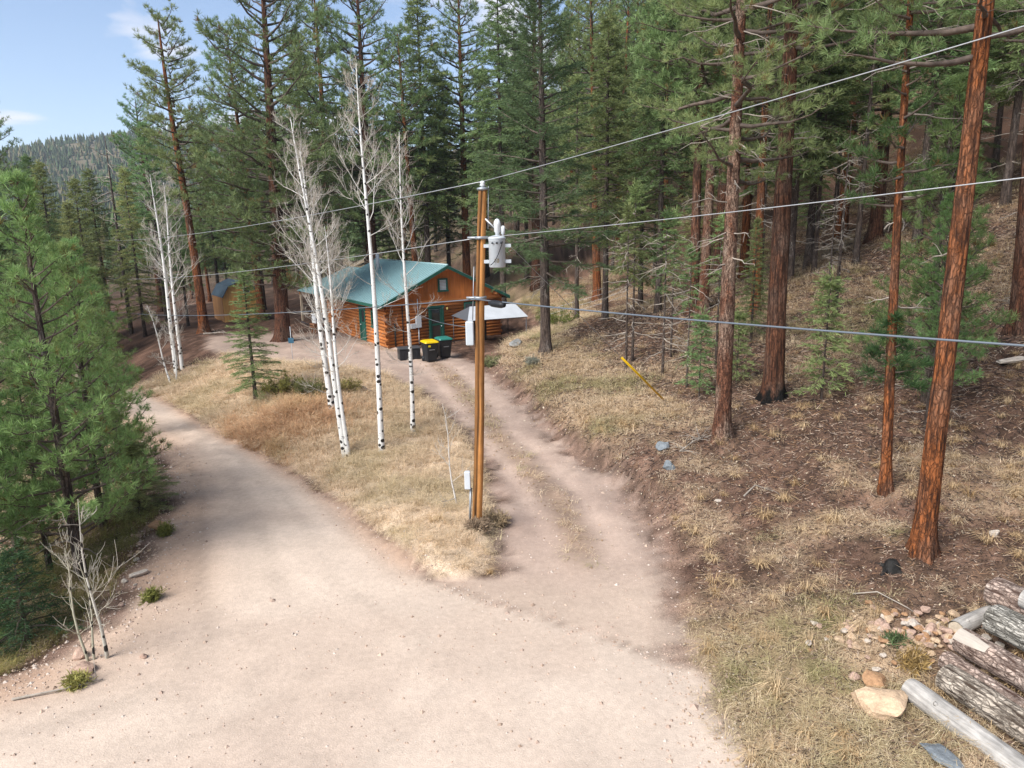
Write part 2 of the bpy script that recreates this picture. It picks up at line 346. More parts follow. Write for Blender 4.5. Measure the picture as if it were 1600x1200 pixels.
# ------------------------------------------------------------------ the ground, road and driveway (one seamless sheet, cut along the wheel tracks' edges)
def axis(lo, hi, step, far_lo, far_hi, g=1.09):
    a = list(np.arange(lo, hi+1e-6, step)); s = step
    while a[-1] < far_hi: s *= g; a.append(a[-1]+s)
    s = step; b = [lo]
    while b[-1] > far_lo: s *= g; b.append(b[-1]-s)
    return np.array(b[:0:-1] + a)
def cover(x, y):
    """how much dry grass stands at x, y (0..1) and how green it is"""
    r, d = masks(x, y); off = 1-np.maximum(r, d)
    xe = smooth_interp(y, *XE); rr = smooth_interp(y, *RR); rl = smooth_interp(y, *RL)
    dd = x-xe
    n1 = fbm(x*.35, y*.35, 41, 4); n2 = fbm(x*.9, y*.9, 42, 3)
    bank = sstep(0, .3, x-rr)*sstep(0, .5, smooth_interp(y, *DL)-x)*(1-sstep(36, 40, y))*sstep(11.5, 12.5, y)
    slope = sstep(.2, 1.2, dd)*(.05+.95*sstep(.535, .66, n1*.6+n2*.4))
    near = sstep(-.25, .3, dd)*(1-sstep(10.5, 13.5, y))*(1-sstep(5.5, 6.6, x)*.8)*.9
    upper = sstep(2, 6, dd)*sstep(17, 25, y)*sstep(.42, .55, n1)*.8
    topb = sstep(.3, .9, dd)*(1-sstep(3.2, 4.6, dd))*sstep(19, 22, y)*.85
    left = sstep(.4, 1.6, rl-x)*.7*sstep(.38, .55, n2)
    mid = d*np.exp(-((x-(smooth_interp(y, *DR)-1.75))/.35)**2)*.25*sstep(13, 15, y)*(1-sstep(30, 33, y))
    g = np.clip(np.maximum.reduce([bank*(.85+.3*n2), slope*.5, near*.8, upper*.5, topb*.85, left])*off + mid, 0, 1)
    green = np.clip(.75*sstep(.52, .68, fbm(x*.6, y*.6, 43, 3)) + .5*near*sstep(.45, .6, fbm(x*.8, y*.8, 47, 3)) + .25*left, 0, 1)*(1-.6*sstep(0, .5, bank))
    return g, green
gx = axis(-19, 19, .18, -2600, 2600); gy = axis(6, 42, .18, -400, 2600)
X, Y = np.meshgrid(gx, gy); Z = height(X, Y)
r_, d_ = masks(X, Y); g_, gr_ = cover(X, Y)
n1 = fbm(X*.8, Y*.8, 51, 4)[..., None]; n2 = fbm(X*2.6, Y*2.6, 52, 3)[..., None]; n3 = fbm(X*.22, Y*.22, 53, 3)[..., None]
def C3(*a): return np.array(a, float)
litter = C3(.046, .027, .020)*(1-n1) + C3(.128, .075, .053)*n1
litter = litter*(.45+1.1*n2)*rng.uniform(.55, 1.5, X.shape)[..., None]
litter = litter + C3(.11, .075, .055)*(np.exp(-((X-smooth_interp(Y, *XE)-.3)/.8)**2)*sstep(.4, .6, fbm(X*3, Y*3, 57, 2)))[..., None]
upk = sstep(34, 50, Y)[..., None]*sstep(4, 10, X-smooth_interp(Y, *XE))[..., None]
bk_ = (sstep(0, .3, X-smooth_interp(Y, *RR))*sstep(0, .5, smooth_interp(Y, *DL)-X))[..., None]
tan = (C3(.40, .29, .185)*(1-bk_)+C3(.54, .415, .295)*bk_)*(.6+.7*n2)*(1-.5*upk); grn = C3(.13, .12, .05)*(.6+.7*n2)
ev = .6*(np.exp(-(np.maximum(0, X-smooth_interp(Y, *DR))/.4)**2)*sstep(9, 12, Y)*(1-sstep(34, 38, Y)))[..., None]*sstep(.3, .7, n2)
litter = litter*(1-ev*.75) + C3(.27, .185, .145)*(.6+.8*n2)*ev*.75
dcut = X-smooth_interp(Y, *XE); cut_ = (sstep(-.1, .15, dcut)*(1-sstep(.5, .95, dcut))*sstep(13, 18, Y)*(1-sstep(36, 40, Y)))[..., None]
cut_ = cut_*sstep(.35, .6, n1)*.8
litter = litter*(1-cut_) + C3(.12, .078, .058)*(.35+1.3*n2)*rng.uniform(.5, 1.6, X.shape)[..., None]*cut_
soil = litter*(1-g_[..., None]) + (tan*(1-gr_[..., None]) + grn*gr_[..., None])*g_[..., None]
road = (C3(.485, .388, .312)*(1-n3) + C3(.525, .43, .355)*n3)*(.93+.14*n1)
rl_ = smooth_interp(Y, *RL); rr_ = smooth_interp(Y, *RR)
edge = np.clip(np.exp(-(np.maximum(0, X-rl_)/1.5)**2)+np.exp(-((X-rr_)/.6)**2)*sstep(12.8, 14.5, Y), 0, 1)[..., None]*.8
road = road*(1-edge) + C3(.42, .275, .19)*(.8+.4*n2)*edge
# lengthwise streaks and browner patches on the road, and faint tyre tracks
cw = (X-rl_)/np.maximum(1, rr_-rl_)
tr = (np.exp(-((cw-.3)/.07)**2)+np.exp(-((cw-.66)/.07)**2))[..., None]*sstep(11, 15, Y)[..., None]
road = road*(1+.07*tr)
stk_ = fbm(cw*7+3, Y*.22, 71, 3)[..., None]; pat_ = fbm(X*.35+9, Y*.35, 72, 3)[..., None]
road = road*(.90+.20*stk_)
for c_, w_, k_ in ((.20, .02, -.13), (.33, .04, .07), (.45, .018, -.10), (.57, .035, .07), (.68, .02, -.13), (.80, .04, .07)):
    road = road*(1+k_*np.exp(-((cw-c_-.03*np.sin(Y*.35+c_*20))/w_)**2)*(.5+vnoise(Y*.4, cw*0+c_*50, 77)))[..., None]
br_ = sstep(.50, .68, pat_)*.55
road = road*(1-br_) + C3(.45, .35, .28)*(.85+.3*n2)*br_
drive = (C3(.30, .22, .18)*(1-n1) + C3(.42, .32, .26)*n1)*(.88+.24*n2)
mid = np.exp(-((X-(smooth_interp(Y, *DR)-1.75))/.4)**2)[..., None]*sstep(13, 15, Y)[..., None]
rutc = (np.exp(-((np.abs(X-(smooth_interp(Y, *DR)-1.75))-.75)/.3)**2))[..., None]*sstep(13, 16, Y)[..., None]
drive = drive*(1+.16*rutc)
drive = drive*(1-.6*mid) + C3(.24, .16, .105)*(.5+1.0*n2)*mid*.6
k = sstep(11.0, 15.5, Y + (n1[..., 0]-.5)*3)[..., None]
drive = drive*k + road*(1-k)*C3(.93, .9, .88)
rm = r_[..., None]; dm = np.clip(d_[..., None]*(1-rm), 0, 1)
colr = soil*(1-np.maximum(rm, dm)) + (road*rm + drive*dm)/np.maximum(1e-6, rm+dm)*np.maximum(rm, dm)
R0 = np.hypot(X, Y)[..., None]; farm = sstep(60, 160, R0)
colr = colr*(1-farm) + (C3(.10, .085, .055)*(.6+.8*n3) + C3(.06, .05, .03)*n1)*farm
ground_mat = mat('bare_ground', U3, .95, spec=.1, vcol=True, noise=[(9, 5, .90, 1.08, U3), (70, 3, .84, 1.14, U3), (1.7, 3, .95, 1.05, U3)], bump=(34, .3, U3))
def add_litter(m):
    N = m.node_tree.nodes; L = m.node_tree.links; b = N['Principled BSDF']; src = b.inputs['Base Color'].links[0].from_socket
    tcn = N.new('ShaderNodeTexCoord'); out = src
    at = N.new('ShaderNodeAttribute'); at.attribute_name = 'litter'
    for sc_, de, di, lo, hi in ((17, 6, 2.5, .42, 1.6), (48, 4, 3., .5, 1.55)):
        q = N.new('ShaderNodeTexNoise'); q.inputs['Scale'].default_value = sc_; q.inputs['Detail'].default_value = de; q.inputs['Roughness'].default_value = .7; q.inputs['Distortion'].default_value = di; L.new(tcn.outputs['Object'], q.inputs['Vector'])
        r = N.new('ShaderNodeMapRange'); r.inputs[1].default_value = .34; r.inputs[2].default_value = .66; r.inputs[3].default_value = lo; r.inputs[4].default_value = hi; L.new(q.outputs['Fac'], r.inputs[0])
        x = N.new('ShaderNodeMixRGB'); x.blend_type = 'MULTIPLY'; L.new(at.outputs['Fac'], x.inputs[0]); L.new(out, x.inputs[1]); L.new(r.outputs[0], x.inputs[2]); out = x.outputs[0]
    L.new(out, b.inputs['Base Color'])
add_litter(ground_mat)
lit_ = ((1-np.maximum(r_, d_))*(1-farm[..., 0])).ravel()
ny, nx = X.shape
idx = np.arange(nx*ny).reshape(ny, nx)
quads = np.stack([idx[:-1, :-1], idx[:-1, 1:], idx[1:, 1:], idx[1:, :-1]], -1).reshape(-1, 4)
fr = ((r_[:-1, :-1]+r_[1:, 1:])/2).ravel(); fd = ((d_[:-1, :-1]+d_[1:, 1:])/2).ravel()
cls = np.where(fr > .5, 1, np.where(fd > .5, 2, 0))
allv = np.stack([X, Y, Z], -1).reshape(-1, 3); allc = colr.reshape(-1, 3)
for k, (nm, lb) in enumerate((('ground', 'pine-littered forest floor and grassy banks rising to a wooded hillside'), ('dirt_road', 'pale pinkish graded dirt road'), ('driveway', 'rutted brown dirt driveway branching off to the cabin'))):
    q = quads[cls == k]; used, inv = np.unique(q, return_inverse=True)
    mb = MB(); mb.add(allv[used], inv.reshape(-1, 4), 0, allc[used]); o = mb.build(nm, ground_mat); tag(o, lb, kind='structure')
    la = o.data.attributes.new('litter', 'FLOAT', 'POINT'); la.data.foreach_set('value', lit_[used].astype(np.float32))

# ------------------------------------------------------------------ tree builders
def limb_path(z, az, L, e0, curl, wob, rg, n=6, axis_fn=None):
    t = np.linspace(0, 1, n)
    e = e0 + curl*t
    d = np.stack([np.cos(e)*math.cos(az), np.cos(e)*math.sin(az), np.sin(e)], -1)*L/(n-1)
    p = np.cumsum(np.vstack([[0, 0, 0], d[:-1]]), 0) + rg.normal(size=(n, 3))*wob*L*t[:, None]
    return p + np.array([0, 0, z])
def prof(kind, t):
    if kind == 'pine': return .35+.75*math.sin(math.pi*min(1, .18+.80*t))*(1-.35*t)
    if kind == 'young': return 1.0*(1-t)**.75+.12
    if kind == 'fir': return (1-t)**.8*(.75+.25*min(1, t*6))+.06
    return 1.
def pine_crown(seed, z0, z1, R, nl, needle=.24, nw=.022, ntuft=14, kind='pine', green=((0.162, 0.224, 0.084), (0.255, 0.325, 0.133)), gap=.0, sub=9, lean=(0, 0), dead=.3, e0=(-.15, .45), curl=.55, tuft_step=1):
    rg = np.random.default_rng(seed); mb = MB(); P = []; D = []
    ph = rg.uniform(0, 6)
    for i in range(nl):
        t = (i+rg.uniform(0, 1))/nl; z = z0+(z1-z0)*t; az = i*2.39996+ph+rg.normal()*.35
        if gap and rg.uniform() < gap: continue
        L = R*prof(kind, t)*rg.uniform(.6, 1.15)
        e = e0[0]+(e0[1]-e0[0])*t+rg.normal()*.12
        p = limb_path(z, az, L, e, curl*rg.uniform(.4, 1.2), .03, rg)
        p[:, 0] += lean[0]*z; p[:, 1] += lean[1]*z
        r0 = .012+.022*L*(1 if kind != 'young' else .6)
        tube(mb, p, np.linspace(r0, .006, len(p)), 5, 0, cap=False)
        m = max(4, int(sub*L/R*1.3))
        for j in range(m):
            s = .28+.72*(j+rg.uniform(0, 1))/m; q = s*(len(p)-1); a = int(min(q, len(p)-2)); b0 = p[a]+(p[a+1]-p[a])*(q-a); dr = nrm(p[a+1]-p[a])
            side = nrm(np.cross(dr, [0, 0, 1]))*(1 if j % 2 else -1)
            sl = L*rg.uniform(.14, .34)*(1.25-.6*s)
            sd_ = nrm(dr*.55+side*rg.uniform(.4, 1.0)+np.array([0, 0, rg.uniform(-.1, .6)]))
            e1 = b0+sd_*sl; e1[2] += sl*.15
            tube(mb, [b0, (b0+e1)/2+[0, 0, -.03*sl], e1], [.008, .006, .004], 3, 0, cap=False)
            k = max(2, int(sl/.16/tuft_step))
            for u in range(k):
                f = .35+.65*(u+1)/k; P.append(b0+(e1-b0)*f+rg.normal(size=3)*.05); D.append(sd_*.8+np.array([0, 0, .45])+rg.normal(size=3)*.25)
        P.append(p[-1]); D.append(nrm(p[-1]-p[-2])+np.array([0, 0, .3]))
    # leader
    for zt in np.linspace(z1-.25*(z1-z0)*.3, z1, 5):
        P.append(np.array([lean[0]*zt, lean[1]*zt, zt])); D.append([0, 0, 1.])
    P = np.array(P); D = np.array(D)
    c0, c1 = np.array(green[0]), np.array(green[1]); q = rg.uniform(0, 1, (len(P), 1)); c = c0*(1-q)+c1*q
    yel = rg.uniform(size=len(P)) < .03; c[yel] = (.20, .14, .05)
    blades(mb, P, D, ntuft, needle, nw, .62, 1, c, rg)
    return mb
def fir_crown(seed, z0, z1, R, nl, green=((0.128, 0.19, 0.071), (0.223, 0.295, 0.116)), droop=-.35, blade=.085, bw=.03, dens=1., e0=(-.25, .5), lean=(0, 0), dead=0, fine=10, gap=0.):
    rg = np.random.default_rng(seed); mb = MB(); P = []; D = []; LL = []; C = []
    ph = rg.uniform(0, 6); c0, c1 = np.array(green[0]), np.array(green[1])
    for i in range(nl):
        t = (i+rg.uniform(0, 1))/nl; t = t**.9; z = z0+(z1-z0)*t; az = i*2.39996+ph+rg.normal()*.3
        L = R*prof('fir', t)*rg.uniform(.55, 1.15)
        if gap and rg.uniform() < gap: continue
        e = e0[0]+(e0[1]-e0[0])*t+rg.normal()*.12
        p = limb_path(z, az, L, e, droop*rg.uniform(.3, 1.2), .025, rg)
        p[:, 0] += lean[0]*z; p[:, 1] += lean[1]*z
        tube(mb, p, np.linspace(.010+.014*L, .004, len(p)), 4, 0, cap=False)
        m = max(6, int(dens*13*L**.8)); cl = rg.uniform(0, 1)
        for j in range(m):
            s = .18+.82*(j+rg.uniform(0, 1))/m; q = s*(len(p)-1); a = int(min(q, len(p)-2)); b0 = p[a]+(p[a+1]-p[a])*(q-a); dr = nrm(p[a+1]-p[a])
            side = nrm(np.cross(dr, [0, 0, 1]))*(1 if j % 2 else -1)
            P.append(b0); D.append(nrm(dr*rg.uniform(.4, .9)+side*rg.uniform(.4, 1)+np.array([0, 0, rg.uniform(-.55, .25)]))); LL.append((.16+.42*L*.42*(1.15-s))*rg.uniform(.6, 1.3)); C.append(c0+(c1-c0)*np.clip(cl*.5+rg.uniform(0, .5), 0, 1))
        P.append(p[-2]); D.append(nrm(p[-1]-p[-2])); LL.append(.4); C.append((c0+c1)/2)
    for zt in np.linspace(z1-.6, z1, 5):
        for q in range(3): P.append(np.array([lean[0]*zt, lean[1]*zt, zt])); D.append(nrm(rg.normal(size=3)*.6+np.array([0, 0, .8]))); LL.append(.25); C.append(c1)
    P = np.array(P); D = np.array(D); LL = np.array(LL)[:, None]; C = np.array(C)
    # each spray: pairs of short needle blades along a twig
    B = []; BD = []; BC = []
    for kx in range(fine):
        f = (kx+.3)/fine; sidev = nrm(np.cross(D, np.array([0, 0, 1.])+rg.normal(size=D.shape)*.25))*(1 if kx % 2 else -1)
        B.append(P+D*LL*f+np.array([0, 0, -1.])*LL*.12*f*f); BD.append(nrm(D*.75+sidev*.7+rg.normal(size=D.shape)*.25)); BC.append(C)
    B.append(P+D*LL*.9); BD.append(D); BC.append(C)
    blades(mb, np.concatenate(B), np.concatenate(BD), 1, blade*1.9, bw, .18, 1, np.concatenate(BC), rg)
    return mb
def trunk(h, r, seed, n=9, step=.6, rough=0., flare=.45, lean=(0, 0), bend=.0, top=.12, stubs=0, sz=(0, 1), smat=1):
    rg = np.random.default_rng(seed); m = max(6, int(h/step)); z = np.linspace(-.35, h, m); t = np.clip(z/h, 0, 1)
    x = lean[0]*z + bend*np.sin(t*3.1+seed)*t; y = lean[1]*z + bend*np.cos(t*2.3+seed)*t
    rr = r*((1-t)**.85*(1-top)+top)*(1+flare*np.exp(-np.maximum(z, 0)/.35))
    th = np.arange(n)*2*math.pi/n
    mod = None
    if rough:
        A, ZZ = np.meshgrid(th, z)
        nn = vnoise(np.cos(A)*n*.16+40+ZZ*.15, np.sin(A)*n*.16+40+ZZ*.9*.3+seed, 3)*.6 + vnoise(np.cos(A)*n*.3+ZZ*.6+9, np.sin(A)*n*.3+9+ZZ*.8, 4)*.4
        mod = 1+rough*(nn-.5)*2
        mod = mod*(1+.22*np.exp(-np.maximum(ZZ, 0)/.3)*np.cos(A*5+seed)*(flare > 0))
    mb = MB(); tube(mb, np.stack([x, y, z], -1), rr, n, 0, mod=mod)
    for i in range(stubs):
        zz = h*rg.uniform(*sz); az = rg.uniform(0, 6.28); tt = zz/h; L = rg.uniform(.3, 1.5)
        b0 = np.array([lean[0]*zz + bend*math.sin(tt*3.1+seed)*tt, lean[1]*zz + bend*math.cos(tt*2.3+seed)*tt, zz])
        p = limb_path(0, az, L, rg.uniform(-.5, .3), rg.uniform(-.6, .5), .05, rg)+b0
        tube(mb, p, np.linspace(.022, .005, len(p)), 4, smat, cap=False)
        for q in range(rg.integers(1, 4)):
            s = rg.integers(2, len(p)-1); d = nrm(nrm(p[-1]-p[0])+rg.normal(size=3)*.7)
            tube(mb, [p[s], p[s]+d*L*.2, p[s]+d*L*.35+[0, 0, -.05]], [.008, .006, .003], 3, smat, cap=False)
    return mb
PROTO = {}
def proto(kind):
    """shared meshes: (trunk mesh, crown mesh, height)"""
    if kind in PROTO: return PROTO[kind]
    k = kind
    if k == 'pine_a': tr = trunk(20, .30, 1, 10, .7, .05, stubs=10, sz=(.25, .5)); cr = pine_crown(11, 6.5, 20, 3.2, 92, .30, .036, 13, sub=11); tm = 'bark_orange'; nm = 'needles'
    elif k == 'pine_b': tr = trunk(18, .28, 2, 10, .7, .05, bend=.25, stubs=12, sz=(.2, .5)); cr = pine_crown(12, 5.5, 18, 2.9, 84, .30, .036, 13, sub=11, gap=.05); tm = 'bark_orange'; nm = 'needles'
    elif k == 'pine_c': tr = trunk(22, .36, 3, 10, .7, .05, stubs=8, sz=(.2, .45)); cr = pine_crown(13, 5.5, 22, 3.9, 104, .30, .036, 13, sub=11, green=((0.136, 0.204, 0.083), (0.218, 0.304, 0.129))); tm = 'bark_brown'; nm = 'needles'
    elif k == 'pine_n': tr = trunk(20, .3, 1, 10, .7, .05); cr = pine_crown(14, 8.0, 20, 3.1, 62, .21, .014, 26, sub=10); tm = 'bark_orange'; nm = 'needles'
    elif k == 'fir_a': tr = trunk(14, .17, 4, 8, .7, .03, stubs=22, sz=(.1, .35)); cr = fir_crown(21, 4.2, 14, 2.7, 140, bw=.042, blade=.10); tm = 'bark_dark'; nm = 'fir'
    elif k == 'fir_b': tr = trunk(15, .16, 5, 8, .7, .03, stubs=18, sz=(.1, .4)); cr = fir_crown(22, 5.0, 15, 2.5, 132, droop=-.5, bw=.042, blade=.10, green=((0.114, 0.185, 0.071), (0.188, 0.273, 0.11))); tm = 'bark_dark'; nm = 'fir'
    elif k == 'fir_c': tr = trunk(11, .12, 6, 8, .7, .03, stubs=12, sz=(.1, .4)); cr = fir_crown(23, 1.2, 11, 1.9, 130, bw=.036, blade=.09, green=((0.159, 0.206, 0.078), (0.286, 0.329, 0.131))); tm = 'bark_dark'; nm = 'fir'
    elif k == 'fir_d': tr = trunk(12, .13, 8, 8, .7, .03, stubs=20, sz=(.1, .55)); cr = fir_crown(24, 5.0, 12, 1.9, 64, droop=-.2, dens=.9, gap=.1, bw=.036, blade=.09); tm = 'bark_dark'; nm = 'fir'
    elif k == 'thin': tr = trunk(6.5, .06, 9, 6, .6, .0, flare=.2, stubs=26, sz=(.15, .9)); cr = fir_crown(25, 3.6, 6.5, .75, 26, dens=.9); tm = 'bark_dark'; nm = 'fir'
    elif k == 'sapling': tr = trunk(3.2, .035, 10, 6, .4, .0, flare=.1); cr = fir_crown(26, .35, 3.2, .75, 40, dens=.9, fine=9); tm = 'bark_dark'; nm = 'fir'
    elif k == 'young_a': tr = trunk(8.4, .12, 11, 8, .4, .03, flare=.25, stubs=6, sz=(.08, .3)); cr = pine_crown(31, .9, 8.4, 1.65, 76, .19, .0145, 22, 'young', ((0.15, 0.246, 0.081), (0.253, 0.366, 0.134)), sub=9, e0=(.0, .8), curl=.5, tuft_step=.75); tm = 'bark_dark'; nm = 'needles'
    elif k == 'young_b': tr = trunk(7.2, .10, 12, 8, .4, .03, flare=.25, bend=.15, stubs=8, sz=(.08, .35)); cr = pine_crown(32, 1.3, 7.2, 1.5, 62, .19, .0145, 22, 'young', ((0.156, 0.246, 0.081), (0.265, 0.367, 0.136)), sub=9, e0=(.05, .9), curl=.5, tuft_step=.75, gap=.06); tm = 'bark_dark'; nm = 'needles'
    elif k == 'snag': tr = trunk(9, .10, 13, 7, .6, .0, flare=.2, stubs=60, sz=(.12, .98)); cr = None; tm = 'bark_dark'; nm = 'fir'
    tmesh = tr.mesh(k+'_trunk', [MT[tm], MT['dead']])
    cmesh = cr.mesh(k+'_crown', [MT['limb'], MT[nm]]) if cr else None
    PROTO[k] = (tmesh, cmesh); return PROTO[k]
def tree(kind, name, x, y, s=1., rz=None, label='', cat='tree', group=None, lean=(0, 0), sz=None, dz=0.):
    tm, cm = proto(kind)
    o = empty(name, (x, y, H(x, y)+dz), 0, label, cat, group)
    rz = random.uniform(0, 6.28) if rz is None else rz
    o.rotation_euler = (-lean[1], lean[0], 0); o.scale = (s, s, s if sz is None else sz)
    # spin the parts about the trunk's axis
    for nm, me in (('trunk', tm), ('crown', cm)):
        if me: c = link(nm, me, o); c.rotation_euler = (0, 0, rz)
    return o
def own_pine(name, x, y, h, r, bark, label, lean=(0, 0), crown='pine_a', cz=None, cs=1., stubs=14, sz=(.15, .6), seed=1, bend=0., rough=.09, n=20):
    """a pine with a trunk of its own, furrowed in the mesh, carrying a shared crown"""
    o = empty(name, (x, y, H(x, y)), 0, label, 'tree')
    trunk(h, r, seed, n, .16, rough, lean=(0, 0), bend=bend, stubs=stubs, sz=sz).build('trunk', [MT[bark], MT['dead']], o)
    cm = proto(crown)[1]; c = link('crown', cm, o); c.scale = (cs, cs, cs); hz = {'pine_n': 20, 'pine_a': 20, 'pine_b': 18, 'pine_c': 22, 'fir_a': 14, 'fir_b': 15}[crown]*cs
    c.location = (0, 0, h-hz); c.rotation_euler = (0, 0, seed*1.7)
    o.rotation_euler = (-lean[1], lean[0], 0); return o

def aspen(name, x, y, h, r, label, seed, lean=(0, 0), start=.5, R=1.1, nl=22, twin=None, group=None, bend=.15, tw=3, col_=(.70, .69, .66), low=3, bs=1.):
    rg = np.random.default_rng(seed); o = empty(name, (x, y, H(x, y)), 0, label, 'tree', group)
    tb = MB(); tb2 = MB()
    def stem(h, r, lean, base=(0, 0), z0=0.):
        m = int(max(8, h/.35)); z = np.linspace(-.25, h, m); t = np.clip(z/h, 0, 1)
        ph = rg.uniform(0, 6); xs = base[0]+lean[0]*z+bend*np.sin(t*4+ph)*t*(1.1-t)*1.6; ys = base[1]+lean[1]*z+bend*np.cos(t*3.3+ph)*t*(1.1-t)*1.6
        rr = r*((1-t)**.8*.93+.07)*(1+.25*np.exp(-np.maximum(z, 0)/.25)); pts = np.stack([xs, ys, z], -1)
        cc = np.tile(np.array(col_), (m, 1))*rg.uniform(.93, 1.05, (m, 1)); tube(tb, pts, rr, 9, 0, cc)
        return pts, rr
    twc = np.array((.42, .37, .31))
    def twigs(p0, d, L, r, lev):
        n = 5; pts = [p0]; dd = d.copy(); cur = rg.normal(size=3)*.25
        for i in range(n-1):
            dd = nrm(dd+np.array([0, 0, .16])+cur*.3+rg.normal(size=3)*.11); pts.append(pts[-1]+dd*L/(n-1))
        rr = np.linspace(r, max(.0024, r*.28), n); q = lev/3.
        tube(tb2, pts, rr, 4 if lev < 2 else 3, 0, (np.array(col_)*(1-q)+twc*q)*rg.uniform(.85, 1.1), cap=False)
        if lev >= tw: return
        k = (6, 5, 3)[min(lev-1, 2)] + int(rg.integers(0, 3))
        for i in range(k):
            s = rg.uniform(.25, 1); a = int(min(s*(n-1), n-2)); b0 = np.array(pts[a])+(np.array(pts[a+1])-np.array(pts[a]))*(s*(n-1)-a)
            twigs(b0, nrm(dd+rg.normal(size=3)*.6), L*rg.uniform(.35, .6), max(.0035, r*.5), lev+1)
    stems = [(stem(h, r, lean), h, r)]
    if twin: stems.append((stem(twin[0], twin[1], twin[2], twin[3]), twin[0], twin[1]))
    for (pts, rr), hh, r0 in stems:
        for i in range(nl):
            t = start+(1-start)*((i+rg.uniform(0, 1))/nl)**.85; a = int(t*(len(pts)-1)); a = min(a, len(pts)-2)
            az = i*2.4+rg.normal()*.4; el = rg.uniform(.35, .95); L = R*(1.25-.85*(t-start)/(1-start))*rg.uniform(.6, 1.2)
            twigs(pts[a], np.array([math.cos(az)*math.cos(el), math.sin(az)*math.cos(el), math.sin(el)]), L, max(.007, rr[a]*.32)*bs, 1)
        for i in range(low):
            t = rg.uniform(.22, start); a = int(t*(len(pts)-1)); az = rg.uniform(0, 6.3); el = rg.uniform(-.25, .5)
            twigs(pts[a], np.array([math.cos(az)*math.cos(el), math.sin(az)*math.cos(el), math.sin(el)]), R*rg.uniform(.5, 1.2), .011, 1)
    tb.build('trunk', MT['aspen'], o); tb2.build('crown', MT['twig'], o); return o

# ------------------------------------------------------------------ the big trees one can tell apart
own_pine('ponderosa_pine', 7.98, 12.82, 21, .20, 'bark_orange', 'tall bare orange-barked pine trunk near the cut log pile', (.0, 0), 'pine_n', seed=3, stubs=7, sz=(.25, .55), bend=.12)
own_pine('ponderosa_pine', 8.54, 15.35, 17, .118, 'bark_orange', 'slender orange-brown pine with a tuft of needles low on its trunk', (-.05, 0), 'pine_n', cs=.6, seed=5, stubs=16, sz=(.2, .7), bend=.15, n=14)
own_pine('ponderosa_pine', 8.03, 21.22, 22, .30, 'bark_burnt', 'massive furrowed red-brown pine with a flared fire-blackened foot', (-.015, 0), 'pine_n', seed=8, stubs=26, sz=(.22, .62), n=26)
own_pine('ponderosa_pine', 5.88, 19.16, 19, .225, 'bark_flaky', 'flaky pale-scaled brown pine on the slope above the drive', (-.005, 0), 'pine_n', seed=9, stubs=40, sz=(.25, .68), n=20)
own_pine('ponderosa_pine', 15.74, 21.82, 20, .25, 'bark_brown', 'dark thick pine with brush heaped at its foot, far up the right slope', (-.07, 0), 'pine_n', seed=12, stubs=18, sz=(.15, .6))
own_pine('ponderosa_pine', 6.11, 50.15, 21, .30, 'bark_orange', 'straight bare orange pine trunk uphill from the grey canopy', (-.03, 0), 'pine_a', seed=14, stubs=10, sz=(.2, .5), n=14)
own_pine('ponderosa_pine', 8.55, 33.15, 20, .25, 'bark_brown', 'left stem of a pair of close-set brown pines on the hillside', (-.01, 0), 'pine_b', seed=16, stubs=20, sz=(.2, .6), n=14)
own_pine('ponderosa_pine', 8.90, 32.81, 21, .25, 'bark_flaky', 'right stem of a pair of close-set brown pines on the hillside', (.015, 0), 'pine_a', seed=17, stubs=20, sz=(.2, .6), n=14)
own_pine('ponderosa_pine', 10.54, 30.49, 18, .20, 'bark_orange', 'thin orange pine standing behind the fire-blackened pine', (-.01, 0), 'pine_b', seed=19, stubs=16, sz=(.2, .6), n=14)
own_pine('ponderosa_pine', -20.66, 47.54, 19.5, .32, 'bark_orange', 'tall leaning orange pine with a sparse crown left of the shed', (-.02, 0), 'pine_b', cs=.95, seed=21, stubs=12, sz=(.3, .6), bend=.3, n=16)
own_pine('ponderosa_pine', -13.92, 42.94, 21.5, .46, 'bark_brown', 'broad-crowned double-topped pine with a thick red trunk by the cabin porch', (.03, 0), 'pine_c', cs=1.12, seed=22, stubs=14, sz=(.2, .5), n=20)
own_pine('ponderosa_pine', -18.86, 53.7, 20, .28, 'bark_orange', 'red-trunked pine behind the small fir and the shed', (-.03, 0), 'pine_c', cs=.9, seed=24, stubs=8, sz=(.2, .5), n=14)
own_pine('ponderosa_pine', -7.6, 58.5, 21, .30, 'bark_orange', 'red-barked pine rising just behind the green roof ridge', (-.03, 0), 'pine_b', cs=1.0, seed=26, stubs=8, sz=(.2, .5), n=14)
# the wispy dark conifer beside the canopy
o = empty('douglas_fir', (1.57, 31.88, H(1.57, 31.88)), 0, 'dark-trunked grey-green conifer with long wispy drooping boughs on the bank', 'tree')
trunk(17, .25, 31, 14, .3, .06, flare=.35, stubs=26, sz=(.12, .5)).build('trunk', [MT['bark_dark'], MT['dead']], o)
fir_crown(33, 3.4, 17, 4.2, 105, ((.105, .145, .066), (.17, .21, .095)), droop=.15, e0=(-.05, .65), dens=1.5, blade=.11, bw=.03, fine=12).build('crown', [MT['limb'], MT['fir']], o)
o.rotation_euler = (0, -.01, 0)
# the big pine by the porch: boughs well down its trunk
bp_ = [q for q in col.objects if q.name == 'ponderosa_pine.010'][0]
pine_crown(79, 4.6, 12.5, 4.4, 60, .25, .024, 18, 'pine', ((.095, .14, .05), (.155, .205, .08)), sub=11, e0=(-.2, .2)).build('crown', [MT['limb'], MT['needles']], bp_)
